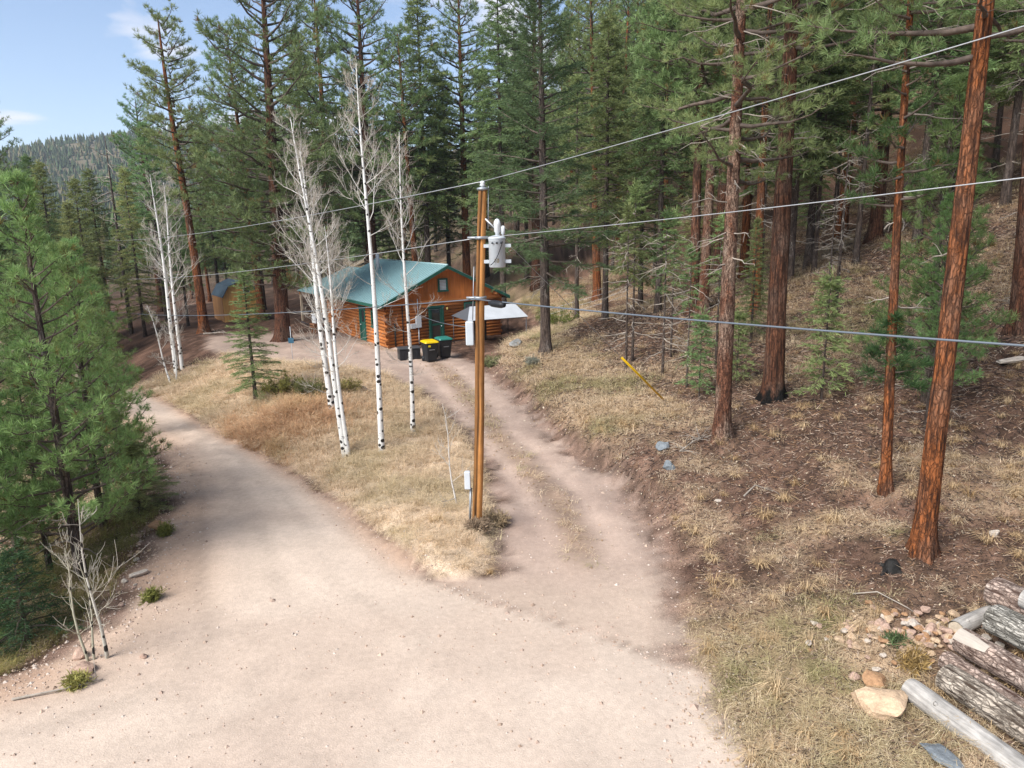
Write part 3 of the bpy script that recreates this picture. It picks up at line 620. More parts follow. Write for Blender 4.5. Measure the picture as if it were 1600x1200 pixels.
# low needle tuft on the slender pine
o2 = [q for q in col.objects if q.name == 'ponderosa_pine.001'][0]
pine_crown(77, 2.4, 4.0, .75, 14, .22, .016, 18, 'young', ((.05, .095, .03), (.09, .14, .05)), sub=7).build('crown', [MT['limb'], MT['needles']], o2)
pine_crown(78, 6.2, 9.5, 1.1, 16, .22, .016, 18, 'pine', ((.05, .095, .03), (.09, .14, .05)), sub=7).build('crown', [MT['limb'], MT['needles']], o2)

# young pines left of the road
YG = 'young green pines beside the dirt road'
for x, y, s, k, lb in ((-9.54, 14.32, 1.0, 'young_a', 'bushy young pine behind the bare saplings at the road edge'), (-10.82, 17.43, 1.0, 'young_b', 'young pine reaching one long low bough over the road'),
                       (-11.3, 13.2, 1.02, 'young_a', 'bushy young pine set back from the road at the creek side'), (-13.0, 17.2, 1.05, 'young_b', 'young pine deeper in the roadside thicket'),
                       (-13.8, 21.5, .95, 'young_a', 'young pine deeper in the roadside thicket'), (-15.3, 26.3, .9, 'young_b', 'young pine at the far end of the roadside thicket'), (-10.2, 11.6, .62, 'young_a', 'short young pine above the dark little spruce'), (-10.9, 15.3, .6, 'young_a', 'young pine deeper in the roadside thicket'), (-12.0, 11.4, .85, 'young_b', 'young pine deeper in the roadside thicket'), (-12.4, 15.2, .95, 'young_a', 'young pine deeper in the roadside thicket'), (-11.9, 19.6, .9, 'young_a', 'young pine deeper in the roadside thicket')):
    tree(k, 'young_pine', x, y, s, label=lb, group=YG if 'deeper' in lb else None)
tree('fir_c', 'fir_bush', -10.15, 18.0, .62, label='low dense dark-green fir bush against the road edge', cat='bush', sz=.20)
sp = empty('spruce', (-9.0, 11.75, H(-9.0, 11.75)), 0, 'little dark blue-green spruce under the young pines', 'tree')
trunk(1.9, .04, 40, 6, .3, 0).build('trunk', [MT['bark_dark'], MT['dead']], sp)
fir_crown(41, .1, 1.9, .95, 60, ((.035, .085, .036), (.06, .13, .055)), droop=-.25, dens=1.5, blade=.05, bw=.016, fine=12).build('crown', [MT['limb'], MT['fir']], sp)
# fir between shed and aspens
tree('fir_c', 'fir_tree', -10.96, 29.46, .72, label='small olive-green fir standing in front of the shed', sz=.50)
# aspens
aspen('aspen', -5.37, 21.67, 10.2, .105, 'white twin-stemmed aspen leaning together at the bank, branches spread in a fan', 51, (-.085, 0), .50, 1.35, 26, twin=(7.2, .075, (-.035, 0), (.12, -.1)))
aspen('aspen', -6.92, 26.42, 9.6, .13, 'white aspen with black scars behind the twin-stemmed aspen', 52, (-.05, 0), .52, 1.3, 24)
aspen('aspen', -4.20, 21.68, 11.6, .10, 'tallest straight white aspen of the bank, black-scarred at its foot', 53, (-.004, 0), .62, 1.25, 24)
aspen('aspen', -3.48, 23.74, 9.9, .085, 'thin white aspen standing nearest the drive and utility pole', 54, (.006, 0), .58, 1.05, 22, low=6)
aspen('aspen', -18.66, 38.77, 10.6, .125, 'white twin aspen at the road bend below the shed', 55, (-.012, 0), .42, 1.5, 24, twin=(10.2, .11, (.02, 0), (.28, .1)))
aspen('aspen_sapling', -18.2, 37.0, 4.2, .05, 'short crooked white aspen stem below the twin aspen', 56, (-.18, 0), .45, .8, 10, twin=(3.4, .04, (.05, 0), (.3, 0)))
aspen('aspen_sapling', -1.48, 17.21, 2.7, .024, 'spindly bare grey sapling beside the utility pole', 57, (-.11, 0), .3, .7, 9, tw=2, low=1, col_=(.55, .52, .48))
aspen('aspen_sapling', -7.04, 10.88, 2.9, .030, 'bare pale sapling leaning over the gravel at the road edge', 58, (-.02, 0), .45, .75, 9, tw=2, low=1, col_=(.44, .42, .36), bs=.7)
aspen('aspen_sapling', -7.31, 10.80, 2.4, .022, 'bare greenish double sapling beside the reddish rocks', 59, (-.07, 0), .35, .65, 8, tw=2, low=1, col_=(.38, .36, .27), bs=.7, twin=(2.2, .02, (.0, 0), (.08, .03)))
# saplings and thin poles on the slope
SG = 'thin dark young firs on the right slope'
for x, y, s in ((4.49, 27.35, .95), (4.88, 28.14, 1.05), (5.54, 25.51, .9), (6.26, 27.43, .85), (6.01, 23.78, .72), (7.42, 25.32, .8)):
    tree('thin', 'thin_fir', x, y, s, label='thin dark half-bare young fir on the slope above the drive', group=SG)
tree('sapling', 'fir_sapling', 6.10, 22.50, .85, label='feathery green fir sapling left of the flaky pine', cat='tree')
tree('sapling', 'fir_sapling', 9.27, 20.63, 1.15, label='wispy fir sapling right of the fire-blackened pine', cat='tree')
tree('sapling', 'fir_sapling', 7.46, 23.01, .75, label='short fir sapling between the flaky and the fire-blackened pine', cat='tree')
tree('fir_c', 'fir_tree', 9.3, 27.2, .42, label='bushy low fir behind the fire-blackened pine')
tree('snag', 'dead_snag', 12.74, 27.74, .8, label='grey dead leafless conifer with tangled bare twigs on the right slope')
tree('snag', 'dead_snag', 12.3, 27.5, .55, label='short dead leafless conifer behind the wispy sapling')
tree('young_b', 'young_pine', 10.9, 17.9, .8, label='young long-needled pine between the two orange pine trunks')
tree('young_b', 'young_pine', 11.6, 19.3, 1.15, label='taller long-needled pine behind the orange pine trunk on the right')

# ------------------------------------------------------------------ the forest behind: every stem a tree
KL = {'pine_a': ('ponderosa_pine', 'tall ponderosa pine with an orange trunk in the forest behind'), 'pine_b': ('ponderosa_pine', 'tall ponderosa pine with an orange trunk in the forest behind'), 'pine_c': ('ponderosa_pine', 'dark broad ponderosa pine in the forest behind'),
      'fir_a': ('fir_tree', 'dense green fir in the forest behind'), 'fir_b': ('fir_tree', 'dense green fir in the forest behind'), 'fir_c': ('fir_tree', 'slim yellow-green fir in the forest behind'), 'fir_d': ('fir_tree', 'thin half-bare fir in the forest behind'), 'snag': ('dead_snag', 'grey dead conifer in the forest behind')}
def region(lb, x, y):
    q = x/y
    return lb.replace('in the forest behind', 'in the valley beyond the road bend' if q < -.46 else 'in the wood behind the shed' if q < -.25 else 'on the hillside behind the cabin' if q < .0 else 'on the hillside above the grey canopy' if q < .27 else 'on the hillside beyond the fire-blackened pine' if q < .5 else 'on the hillside above the log pile')
placed = [(o.location.x, o.location.y) for o in col.objects if o.type == 'EMPTY']
rf = random.Random(11); nfor = 0
# hand-set firs whose boughs hang into the right half of the picture
for k, x, y, s, rz in (('fir_a', 5.0, 37.5, 1.05, .3), ('fir_b', 7.4, 35.6, 1.1, 1.), ('fir_a', 13.2, 33.8, 1.15, 2.), ('fir_c', 7.4, 40.5, 1.2, 3.), ('fir_a', 14.8, 35.6, 1.2, 4.), ('fir_b', 18.6, 33., 1.15, 5.), ('fir_a', 22.4, 33.0, 1.15, .7), ('pine_c', 18.4, 36.4, .9, 1.7),
                       ('fir_b', 22.5, 36, 1.2, 2.2), ('pine_b', 13.2, 40.4, .95, 2.9), ('fir_d', 3.8, 40.8, 1.1, 1.1), ('fir_d', 11.6, 33.2, 1.0, 1.9), ('fir_d', 16.0, 33.2, 1.05, .2), ('fir_d', 14.6, 34.4, .9, .9), ('pine_c', -11.5, 60.5, 1.22, 0), ('pine_a', -3.8, 63, 1.3, 1), ('pine_b', -15.2, 61, 1.4, 2), ('pine_c', 2.2, 60, 1.15, 3), ('fir_a', -7, 61.5, 1.75, 4), ('fir_b', -.6, 58.5, 1.6, 5), ('fir_a', -17.5, 63.5, 1.6, 5), ('fir_b', 13.9, 24.2, .0, 0),
                       ('fir_c', -9.3, 63, 1.35, 0), ('fir_a', -5.6, 66, 1.35, 1.), ('fir_c', -2.2, 70, 1.7, 2.), ('fir_b', 1.5, 64, 1.3, 3.), ('pine_c', -12.5, 64, .85, 1.), ('fir_a', -15.5, 58.5, .95, 2.), ('fir_a', -23.5, 57.5, 1., 0), ('fir_b', -26., 53.5, .95, 1.), ('fir_b', -20.8, 60, 1.05, 4.),
                       ('pine_b', -33, 43.5, .82, 0.), ('fir_c', -26.8, 36, 1.0, 1.), ('fir_c', -31, 49, 1.2, 2.), ('fir_a', -35, 54, 1., 3.), ('pine_b', -25.6, 31.2, .66, 1.), ('fir_c', -25.2, 48.5, 1.0, 4.), ('fir_c', -28.5, 33.5, .9, 4.5), ('fir_a', -23.2, 50.8, .6, .3), ('pine_c', -29.5, 60, .75, .3), ('fir_c', -26.5, 45, 1.05, 2.), ('fir_c', -23.8, 39.5, .9, 0), ('pine_c', -31.5, 45, .72, 1.), ('fir_a', -29.4, 41, .9, 2), ('fir_c', -22.0, 33.3, .8, 1.5), ('fir_c', -20.2, 29.2, .72, 1.1), ('snag', -27.2, 50.5, 1.5, 0), ('fir_a', 21.5, 18.5, .9, 1), ('pine_b', 25.5, 23, .9, 2), ('fir_b', 28, 27.5, 1., 3), ('pine_a', 24, 15, .9, 4), ('fir_c', 29.5, 20, 1.1, 5), ('fir_d', 31, 30, 1.1, 0), ('fir_a', 27, 33.5, 1.1, 1), ('pine_c', 34, 25, .9, 2), ('fir_d', 20.5, 12.5, .9, 3), ('fir_b', 29, 13.5, 1., 4)):
    if s <= 0: continue
    nm, lb = KL[k]; lb = region(lb, x, y); tree(k, nm, x, y, s, rz, lb, 'tree', lb); placed.append((x, y)); nfor += 1
tries = 0
while tries < 9000 and nfor < 380:
    tries += 1
    y = 26+ (rf.random()**.8)*110; x = rf.uniform(-.86*y-6, .86*y+8)
    xe = float(smooth_interp(np.array([y]), *XE)[0]); rl = float(smooth_interp(np.array([y]), *RL)[0])
    d = x-xe
    if d > 0:
        if y < 40 and x < 24: continue
        if y < 56 and d < 9: continue
        if y < 66 and d < 3: continue
        if y < 36: continue
    else:
        rr0 = float(smooth_interp(np.array([y]), *RR)[0])
        if rl-2 < x < rr0+1.5: continue
        if x > rr0 and y < 36: continue
        if -25 < x < 2 and y < 57: continue
        if x < rl and y < 19: continue
    sp_ = 2.35+ .03*(y-30) + (0 if d > 0 else .7)
    if any((x-a)**2+(y-b)**2 < sp_**2 for a, b in placed): continue
    left = d <= 0
    if left: k = rf.choice(['fir_c', 'fir_a', 'fir_c', 'fir_b', 'pine_b'])
    else: k = rf.choice(['fir_a', 'fir_b', 'fir_d', 'fir_d', 'pine_a', 'pine_b', 'pine_c', 'fir_c', 'fir_a', 'fir_b'])
    s = rf.uniform(.75, 1.15)*(.85 if left else 1.05)
    if left and x < -.40*y: s *= .75 if k.startswith('pine') else .9
    if left and x < -.40*y and y > 60: s *= .8
    nm, lb = KL[k]; lb = region(lb, x, y); tree(k, nm, x, y, s, rf.uniform(0, 6.28), lb, 'tree', lb, lean=(rf.gauss(0, .02), 0)); placed.append((x, y)); nfor += 1

# far-off wood: one mass on the slopes beyond
def far_tree(seed, h=1.):
    rg = np.random.default_rng(seed); mb = MB(); n = 6
    for z0, z1, r in ((.10, .68, .22), (.42, 1.0, .15)):
        th = np.arange(n)*6.283/n+rg.uniform(0, 1); rr = r*rg.uniform(.55, 1.3, n)
        v = np.vstack([np.stack([rr*np.cos(th), rr*np.sin(th), z0+rg.uniform(-.05, .05, n)], -1), [[0, 0, z1]]])
        mb.add(v, np.array([(i, (i+1) % n, n) for i in range(n)]), 0)
    return mb
ft = [far_tree(s) for s in range(8)]
FV = [np.concatenate(m.v) for m in ft]; FF = np.concatenate([f for f, m in ft[0].f])
far = MB(); rg = np.random.default_rng(99)
NF = 36000
fy = rg.uniform(115, 1000, NF)**1.0; fx = rg.uniform(-.95, .75, NF)*fy
keep = (fx < -.35*fy) | (rg.uniform(size=NF) < .08); fx = fx[keep]; fy = fy[keep]
near_ok = fbm(fx*.01, fy*.01, 61, 3) > .30; fx = fx[near_ok]; fy = fy[near_ok]
fz = height(fx, fy); vi = rg.integers(0, 8, len(fx)); hs = rg.uniform(3.5, 11, len(fx))*np.where(fy > 300, .85, 1.1); cb = np.where(rg.uniform(size=(len(fx), 1)) < .18, np.array([[.13, .115, .055]]), np.array([[.055, .078, .036]]))*rg.uniform(.6, 1.35, (len(fx), 1))
vv = np.stack([FV[i] for i in vi])*hs[:, None, None]+np.stack([fx, fy, fz], -1)[:, None]; nv = FV[0].shape[0]
ff = (FF[None]+np.arange(len(fx))[:, None, None]*nv).reshape(-1, 3)
far.add(vv.reshape(-1, 3), ff, 0, np.repeat(cb, nv, 0))
o = far.build('distant_forest', mat('distant_foliage', U3, .9, spec=.1, vcol=True), smooth=False); tag(o, 'hazy conifer wood covering the far ridge and valley sides', 'forest', kind='stuff')

# ------------------------------------------------------------------ ground cover nobody could count
def scatter(n, x0, x1, y0, y1, dens, rg, fall=True):
    """points drawn with probability dens(x, y), thinning with distance, inside a wide wedge round the view"""
    out = []
    tot = 0
    while tot < n:
        m = 60000; y = y0+(y1-y0)*rg.uniform(size=m)**(1.5 if fall else 1); x = rg.uniform(x0, x1, m)
        ok = (np.abs(x) < .95*y+3); x = x[ok]; y = y[ok]
        p = dens(x, y); k = rg.uniform(size=len(x)) < p; out.append(np.stack([x[k], y[k]], -1)); tot += k.sum()
    return np.concatenate(out)[:n]
def grass(name, label, n, nb, dens, hgt, cols, rg, box_=(-26, 30, 6.5, 58), wid=.0105, lay=1.15):
    P = scatter(n, *box_, dens, rg); x, y = P.T; z = height(x, y); dist = np.hypot(x, y)
    g, gr = cover(x, y); sc = np.clip(dist/16, .8, 2.2)
    c0, c1, cg = (np.array(c) for c in cols)
    q = rg.uniform(size=(n, 1)); tc_ = c0*(1-q)+c1*q; kg = (np.clip(gr, 0, 1)*rg.uniform(.3, 1, n))[:, None]; tc_ = tc_*(1-kg)+cg*kg
    m = n*nb; bx = np.repeat(np.stack([x, y, z], -1), nb, 0); scb = np.repeat(sc, nb)[:, None]
    off = rg.normal(size=(m, 2))*.075*scb; bx[:, :2] += off; bx[:, 2] = np.repeat(z, nb)-.02
    comb = np.repeat(rg.normal(size=(n, 2))*.6, nb, 0)
    dirh = nrm(np.concatenate([off*9+comb+rg.normal(size=(m, 2))*.5, np.zeros((m, 1))], 1)); L = (hgt*rg.uniform(.5, 1.25, m)*np.repeat(rg.uniform(.6, 1.3, n), nb)*np.repeat(np.clip(sc, .9, 1.5), nb))[:, None]
    up = np.array([0, 0, 1.]); ln = rg.uniform(.35, 1.0, (m, 1))*lay
    p1 = bx+up*L*.45*(1.1-.5*ln)+dirh*L*.28*ln; p2 = bx+up*L*(.75-.55*ln)+dirh*L*.75*(ln+.15)
    s = nrm(np.stack([-dirh[:, 1], dirh[:, 0], np.zeros(m)], -1))*wid*.5*scb
    v = np.stack([bx-s, bx+s, p1-s*.8, p1+s*.8, p2], 1); o_ = np.arange(m)[:, None]*5
    f = np.concatenate([o_+[[0, 1, 3]], o_+[[2, 3, 4]]])
    c = np.repeat(tc_, nb, 0)*rg.uniform(.7, 1.3, (m, 1)); cv = np.repeat(c, 5, 0)
    mb = MB(); mb.add(v.reshape(-1, 3), f, 0, cv); o = mb.build(name, MT['grass']); tag(o, label, 'grass', kind='stuff'); return o
rg = np.random.default_rng(5)
TAN = ((.52, .385, .24), (.73, .58, .41), (.26, .27, .085))
grass('dry_grass', 'straw-coloured dry bunch grass on the banks and forest slope', 14300, 26, lambda x, y: cover(x, y)[0]**1.3, .33, TAN, rg)
def bunch(name, label, n, nb, dens, hgt, cols, rg, box_):
    P = scatter(n, *box_, dens, rg); x, y = P.T; z = height(x, y); m = n*nb; c0, c1 = np.array(cols[0]), np.array(cols[1])
    q = rg.uniform(size=(n, 1)); tc_ = c0*(1-q)+c1*q; sc = rg.uniform(.55, 1.35, n); az = rg.uniform(0, 6.283, m); L = (hgt*rg.uniform(.5, 1.2, m)*np.repeat(sc, nb))[:, None]
    dh = np.stack([np.cos(az), np.sin(az), 0*az], -1); b = np.repeat(np.stack([x, y, z-.02], -1), nb, 0)+dh*(rg.uniform(0, .09, m)*np.repeat(sc, nb))[:, None]; up = np.array([0, 0, 1.]); f_ = rg.uniform(.25, 1.2, (m, 1))
    p1 = b+up*L*.55*(1.15-.5*f_)+dh*L*.30*f_; p2 = b+up*L*(.75-.55*f_)+dh*L*.78*f_; s = np.stack([-dh[:, 1], dh[:, 0], 0*az], -1)*.006
    v = np.stack([b-s, b+s, p1-s*.8, p1+s*.8, p2], 1); o_ = np.arange(m)[:, None]*5; f = np.concatenate([o_+[[0, 1, 3]], o_+[[2, 3, 4]]]); c = np.repeat(tc_, nb, 0)*rg.uniform(.6, 1.3, (m, 1))
    mb = MB(); mb.add(v.reshape(-1, 3), f, 0, np.repeat(c, 5, 0)); tag(mb.build(name, MT['grass']), label, 'grass', kind='stuff')
bunch('bunch_grass', 'rounded clumps of golden bunch grass scattered over the right slope and bank', 620, 64, lambda x, y: np.clip(sstep(.3, .9, x-smooth_interp(y, *XE))*(.25+.75*sstep(.45, .6, fbm(x*.4, y*.4, 81, 3)))*(1-np.maximum.reduce(masks(x, y)))+cover(x, y)[0]*.12, 0, 1), .40, ((.46, .31, .16), (.66, .50, .31)), rg, (-13, 20, 8, 34))
RUS = ((.52, .30, .17), (.56, .38, .22), (.40, .30, .12))
grass('rusty_grass', 'rust-coloured tall dry weeds on the bank beside the road bend', 1500, 22, lambda x, y: np.exp(-(((x+8.9)/1.9)**2+((y-25.6)/2.0)**2))*(masks(x, y)[0] < .2), .38, RUS, rg, (-13, -5, 20, 32), .010, .6)
OLV = ((.30, .24, .09), (.22, .20, .07), (.16, .17, .05))
grass('roadside_weeds', 'tall olive and straw weeds at the road edge under the young pines', 1300, 20, lambda x, y: sstep(.15, .8, smooth_interp(y, *RL)-x)*(x > -13)*(y < 18), .42, OLV, rg, (-14, -6, 8.5, 18), .009, .7)
# needle, twig and cone litter; fallen leaves; gravel
def sticks(name, label, n, L, w, dens, cols, rg, box_=(-24, 28, 7, 48)):
    P = scatter(n, *box_, dens, rg); x, y = P.T; a = rg.uniform(0, 6.28, n); l = L*rg.uniform(.3, 1.4, n); sc = np.clip(np.hypot(x, y)/16, .8, 1.8)
    dxy = np.stack([np.cos(a), np.sin(a)], -1)*(l*sc)[:, None]*.5; e0 = P-dxy; e1 = P+dxy
    z0 = height(e0[:, 0], e0[:, 1])+.012; z1 = height(e1[:, 0], e1[:, 1])+rg.uniform(.01, .06, n)
    s = np.stack([-np.sin(a), np.cos(a), np.zeros(n)], -1)*(w*.5*sc)[:, None]; A = np.concatenate([e0, z0[:, None]], 1); B = np.concatenate([e1, z1[:, None]], 1); up = np.array([0, 0, 1.])*(w*sc)[:, None]
    v = np.stack([A-s, A+s, A+up, B-s*.6, B+s*.6, B+up*.6], 1); o_ = np.arange(n)[:, None]*6
    f = np.concatenate([o_+[[0, 2, 5, 3]], o_+[[1, 4, 5, 2]]]) if n < 1000 else np.concatenate([o_+[[0, 2, 5]], o_+[[1, 4, 2]]])
    c = np.array(cols)[rg.integers(0, len(cols), n)]*rg.uniform(.7, 1.25, (n, 1)); mb = MB(); mb.add(v.reshape(-1, 3), f, 0, np.repeat(c, 6, 0))
    o = mb.build(name, MT['leaf']); tag(o, label, 'litter', kind='stuff')
offroad = lambda x, y: (1-np.maximum.reduce(masks(x, y)))*sstep(.1, .8, np.maximum(x-smooth_interp(y, *XE), smooth_interp(y, *RL)-x-.5))
sticks('bark_litter', 'short dark and pale scraps of bark and cones on the forest floor', 70000, .085, .016, lambda x, y: offroad(x, y)*.95, ((.03, .02, .016), (.10, .06, .045), (.20, .13, .10), (.40, .31, .24), (.05, .035, .03), (.30, .19, .12)), rg, (-20, 22, 7, 36))
sticks('needle_litter', 'brown pine needle and twig litter on the forest floor', 60000, .20, .011, lambda x, y: offroad(x, y)*.9, ((.045, .028, .022), (.12, .07, .05), (.22, .15, .11), (.03, .02, .016), (.36, .27, .20), (.28, .16, .09)), rg)
def leaves(name, label, n, s0, dens, cols, rg, box_=(-14, 24, 7, 42)):
    P = scatter(n, *box_, dens, rg); x, y = P.T; z = height(x, y)+.018; a = rg.uniform(0, 6.28, n); s = s0*rg.uniform(.5, 1.3, n)*np.clip(np.hypot(x, y)/18, .8, 1.6)
    c_, s_ = np.cos(a)*s, np.sin(a)*s; O = np.stack([x, y, z], -1); tl = rg.uniform(-.6, .6, n)*s
    A = np.stack([c_, s_, tl], -1); B = np.stack([-s_*.7, c_*.7, rg.uniform(-.4, .4, n)*s], -1)
    v = np.stack([O-A, O+B, O+A, O-B], 1); o_ = np.arange(n)[:, None]*4
    c = np.array(cols)[rg.integers(0, len(cols), n)]*rg.uniform(.75, 1.2, (n, 1)); mb = MB(); mb.add(v.reshape(-1, 3), o_+[[0, 1, 2, 3]], 0, np.repeat(c, 4, 0))
    o = mb.build(name, MT['leaf'], smooth=False); tag(o, label, 'leaves', kind='stuff')
leaves('fallen_leaves', 'pale fallen aspen leaves along the driveway and bank', 11000, .028, lambda x, y: np.clip(masks(x, y)[1]*np.exp(-((x-(smooth_interp(y, *DR)-1.75))/.55)**2)*sstep(13, 16, y)*.8+offroad(x, y)*.28+np.exp(-((x-smooth_interp(y, *XE)-.4)/.5)**2)*.5, 0, 1), ((.42, .30, .17), (.50, .40, .28), (.34, .22, .12), (.55, .47, .36)), rg)
# rocks
def rock_mesh(seed, flat=.7, sub=2, rough=.22):
    rg_ = np.random.default_rng(seed); import bmesh
    bm = bmesh.new(); bmesh.ops.create_icosphere(bm, subdivisions=sub, radius=1.)
    v = np.array([p.co[:] for p in bm.verts])
    for k in range(13):                     # chop flat facets
        d = nrm(rg_.normal(size=3)); lim = rg_.uniform(.5, .78); ex = np.maximum(0, v@d-lim); v = v-ex[:, None]*d*.98
    v = v*(1+rough*(vnoise(v[:, 0]*2.3+v[:, 2]*1.7+20, v[:, 1]*2.3+20-v[:, 2], seed)[:, None]-.5)); v[:, 2] *= flat; v[:, 0] *= rg_.uniform(1., 1.35)
    for p, q in zip(bm.verts, v): p.co = q
    me = bpy.data.meshes.new('rock'); bm.to_mesh(me); bm.free(); return me
def rock_mat(n, c): return mat(n, c, .9, spec=.2, noise=[(3, 5, .7, 1.25, U3), (14, 4, .85, 1.15, U3)], bump=(9, .6, U3))
RM = dict(tan=rock_mat('rock_tan', (.50, .36, .24)), orange=rock_mat('rock_orange', (.38, .22, .12)), pink=rock_mat('rock_pink', (.45, .31, .24)), grey=rock_mat('rock_grey', (.24, .24, .235)), blue=rock_mat('rock_blue', (.19, .21, .225)), pale=rock_mat('rock_pale', (.52, .45, .38)))
RV = {}
def rock(x, y, s, seed, m, label, dz=0., rz=None, sc=(1, 1, 1), group=None, name='rock'):
    key = (seed % 9, m)
    if key not in RV:
        RV[key] = rock_mesh(100+seed % 9, (.7, .62, .8)[seed % 3], 3 if s > .12 else 2); RV[key].materials.append(RM[m])
    o = link(name, RV[key]); o.location = (x, y, H(x, y)+s*.30+dz); o.scale = (s*sc[0], s*sc[1], s*sc[2]); o.rotation_euler = (random.uniform(-.2, .2), random.uniform(-.2, .2), random.uniform(0, 6.28) if rz is None else rz)
    return tag(o, label, 'rock', group)
rock(5.22, 8.85, .36, 4, 'tan', 'large flat cream-tan boulder beside the weathered grey log', sc=(1.1, .8, 1.05), rz=-.45, dz=.04, name='boulder')
rock(5.36, 9.36, .22, 7, 'orange', 'rounded orange-brown rock behind the cream boulder', name='boulder', sc=(1, .9, 1.15))
rock(5.12, 9.52, .10, 2, 'pink', 'small pinkish rock left of the orange-brown rock')
rock(4.27, 19.14, .24, 3, 'blue', 'blue-grey rock on the cut bank above the drive')
rock(4.17, 18.07, .20, 5, 'blue', 'lower blue-grey rock sunk in the cut bank')
rock(0.29, 35.01, .55, 1, 'grey', 'pale flat slab lying on the slope below the dark conifer', sc=(1.1, .7, .45))
rock(14.48, 20.13, .45, 6, 'pale', 'pale broken slab on the slope below the far-right pine', sc=(1.2, .6, .35))
rock(5.35, 7.72, .22, 8, 'blue', 'flat slate-blue stone beside the weathered grey log', sc=(1.3, .9, .4))
rock(-7.54, 10.9, .17, 2, 'pink', 'upright pinkish rock beside the greenish saplings', sc=(.8, .8, 1.3))
rock(-7.22, 10.5, .19, 4, 'pink', 'low pinkish rock in front of the greenish saplings')
rock(-6.4, 10.87, .075, 5, 'pink', 'lone pink stone on the road edge right of the bare sapling')
rock(-8.9, 14.4, .20, 0, 'tan', 'broken tan rock below the young pines', sc=(1.2, .8, .8)); rock(-8.0, 13.8, .17, 6, 'pale', 'pale flat rock at the foot of the roadside bank', sc=(1.3, .9, .6))
rock(-8.75, 16.3, .26, 7, 'orange', 'orange rock under the fir bush', sc=(1.4, .8, .5))
rock(4.95, 16.2, .10, 1, 'pale', 'small pale stone in the needle litter by the slender pine'); rock(9.7, 13.3, .13, 3, 'pale', 'small pale stone right of the orange pine foot')
rp = random.Random(3)
# the heap of broken stone by the logs
for i in range(175):
    a = rp.gauss(0, .66); b = rp.gauss(0, .34); x = 6.42+a*.95+b*.25; y = 10.25+b*1.0-a*.30
    s = rp.choice([.045, .055, .06, .07, .085, .10]); k = rp.choice(['pink', 'tan', 'orange', 'pink', 'pale', 'tan'])
    rock(x, y, s, rp.randrange(9), k, {'pink': 'small pinkish stone in the heap of broken rock by the logs', 'tan': 'small tan stone in the heap of broken rock by the logs', 'orange': 'small orange-brown stone in the heap of broken rock by the logs', 'pale': 'small pale stone in the heap of broken rock by the logs'}[k], group=k+' stones in the heap by the logs', name='stone', dz=.025+rp.uniform(0, .05)*(abs(a) < .5))
for i in range(46):
    t = rp.random(); x = -7.9+rp.gauss(0, .5)-t*1.0; y = 12.6+t*3.8+rp.gauss(0, .5); k = rp.choice(['pink', 'tan', 'pale'])
    if float(masks(np.array([x]), np.array([y]))[0][0]) > .5: continue
    rock(x, y, rp.choice([.03, .045, .06, .08]), rp.randrange(9), k, {'pink': 'pinkish stone on the rubble verge left of the road', 'tan': 'tan stone on the rubble verge left of the road', 'pale': 'pale stone on the rubble verge left of the road'}[k], group=k+' stones on the left verge', name='stone')
def gravel(name, label, n, s0, dens, rg, box_):
    P = scatter(n, *box_, dens, rg); x, y = P.T; z = height(x, y); o8 = np.array([(1, 0, 0), (0, 1, 0), (-1, 0, 0), (0, -1, 0), (0, 0, .8)], float)
    s = (s0*rg.lognormal(0, .45, n))[:, None, None]; a = rg.uniform(0, 6.28, n); ca, sa = np.cos(a), np.sin(a)
    v = o8[None]*rg.uniform(.6, 1.2, (n, 5, 1))*s; w = v.copy(); w[..., 0] = v[..., 0]*ca[:, None]-v[..., 1]*sa[:, None]; w[..., 1] = v[..., 0]*sa[:, None]+v[..., 1]*ca[:, None]
    w += np.stack([x, y, z], -1)[:, None]; o_ = np.arange(n)[:, None]*5
    f = np.concatenate([o_+[[0, 1, 4]], o_+[[1, 2, 4]], o_+[[2, 3, 4]], o_+[[3, 0, 4]]]); c = np.array(((.52, .39, .30), (.46, .34, .27), (.58, .49, .42), (.40, .29, .22)))[rg.integers(0, 4, n)]*rg.uniform(.8, 1.15, (n, 1))
    mb = MB(); mb.add(w.reshape(-1, 3), f, 0, np.repeat(c, 5, 0)); o = mb.build(name, MT['leaf'], smooth=False); tag(o, label, 'gravel', kind='stuff')
def gd(x, y):
    r, d = masks(x, y); e = np.exp(-((x-smooth_interp(y, *RL))/.75)**2)+.5*np.exp(-((x-smooth_interp(y, *RR))/.5)**2)
    return np.clip(.0015*r+.04*d+.8*e+.12*np.exp(-((x-smooth_interp(y, *XE))/.6)**2), 0, 1)
gravel('gravel', 'loose pink and tan gravel along the road and drive edges', 9000, .018, gd, rg, (-14, 6, 7, 32))

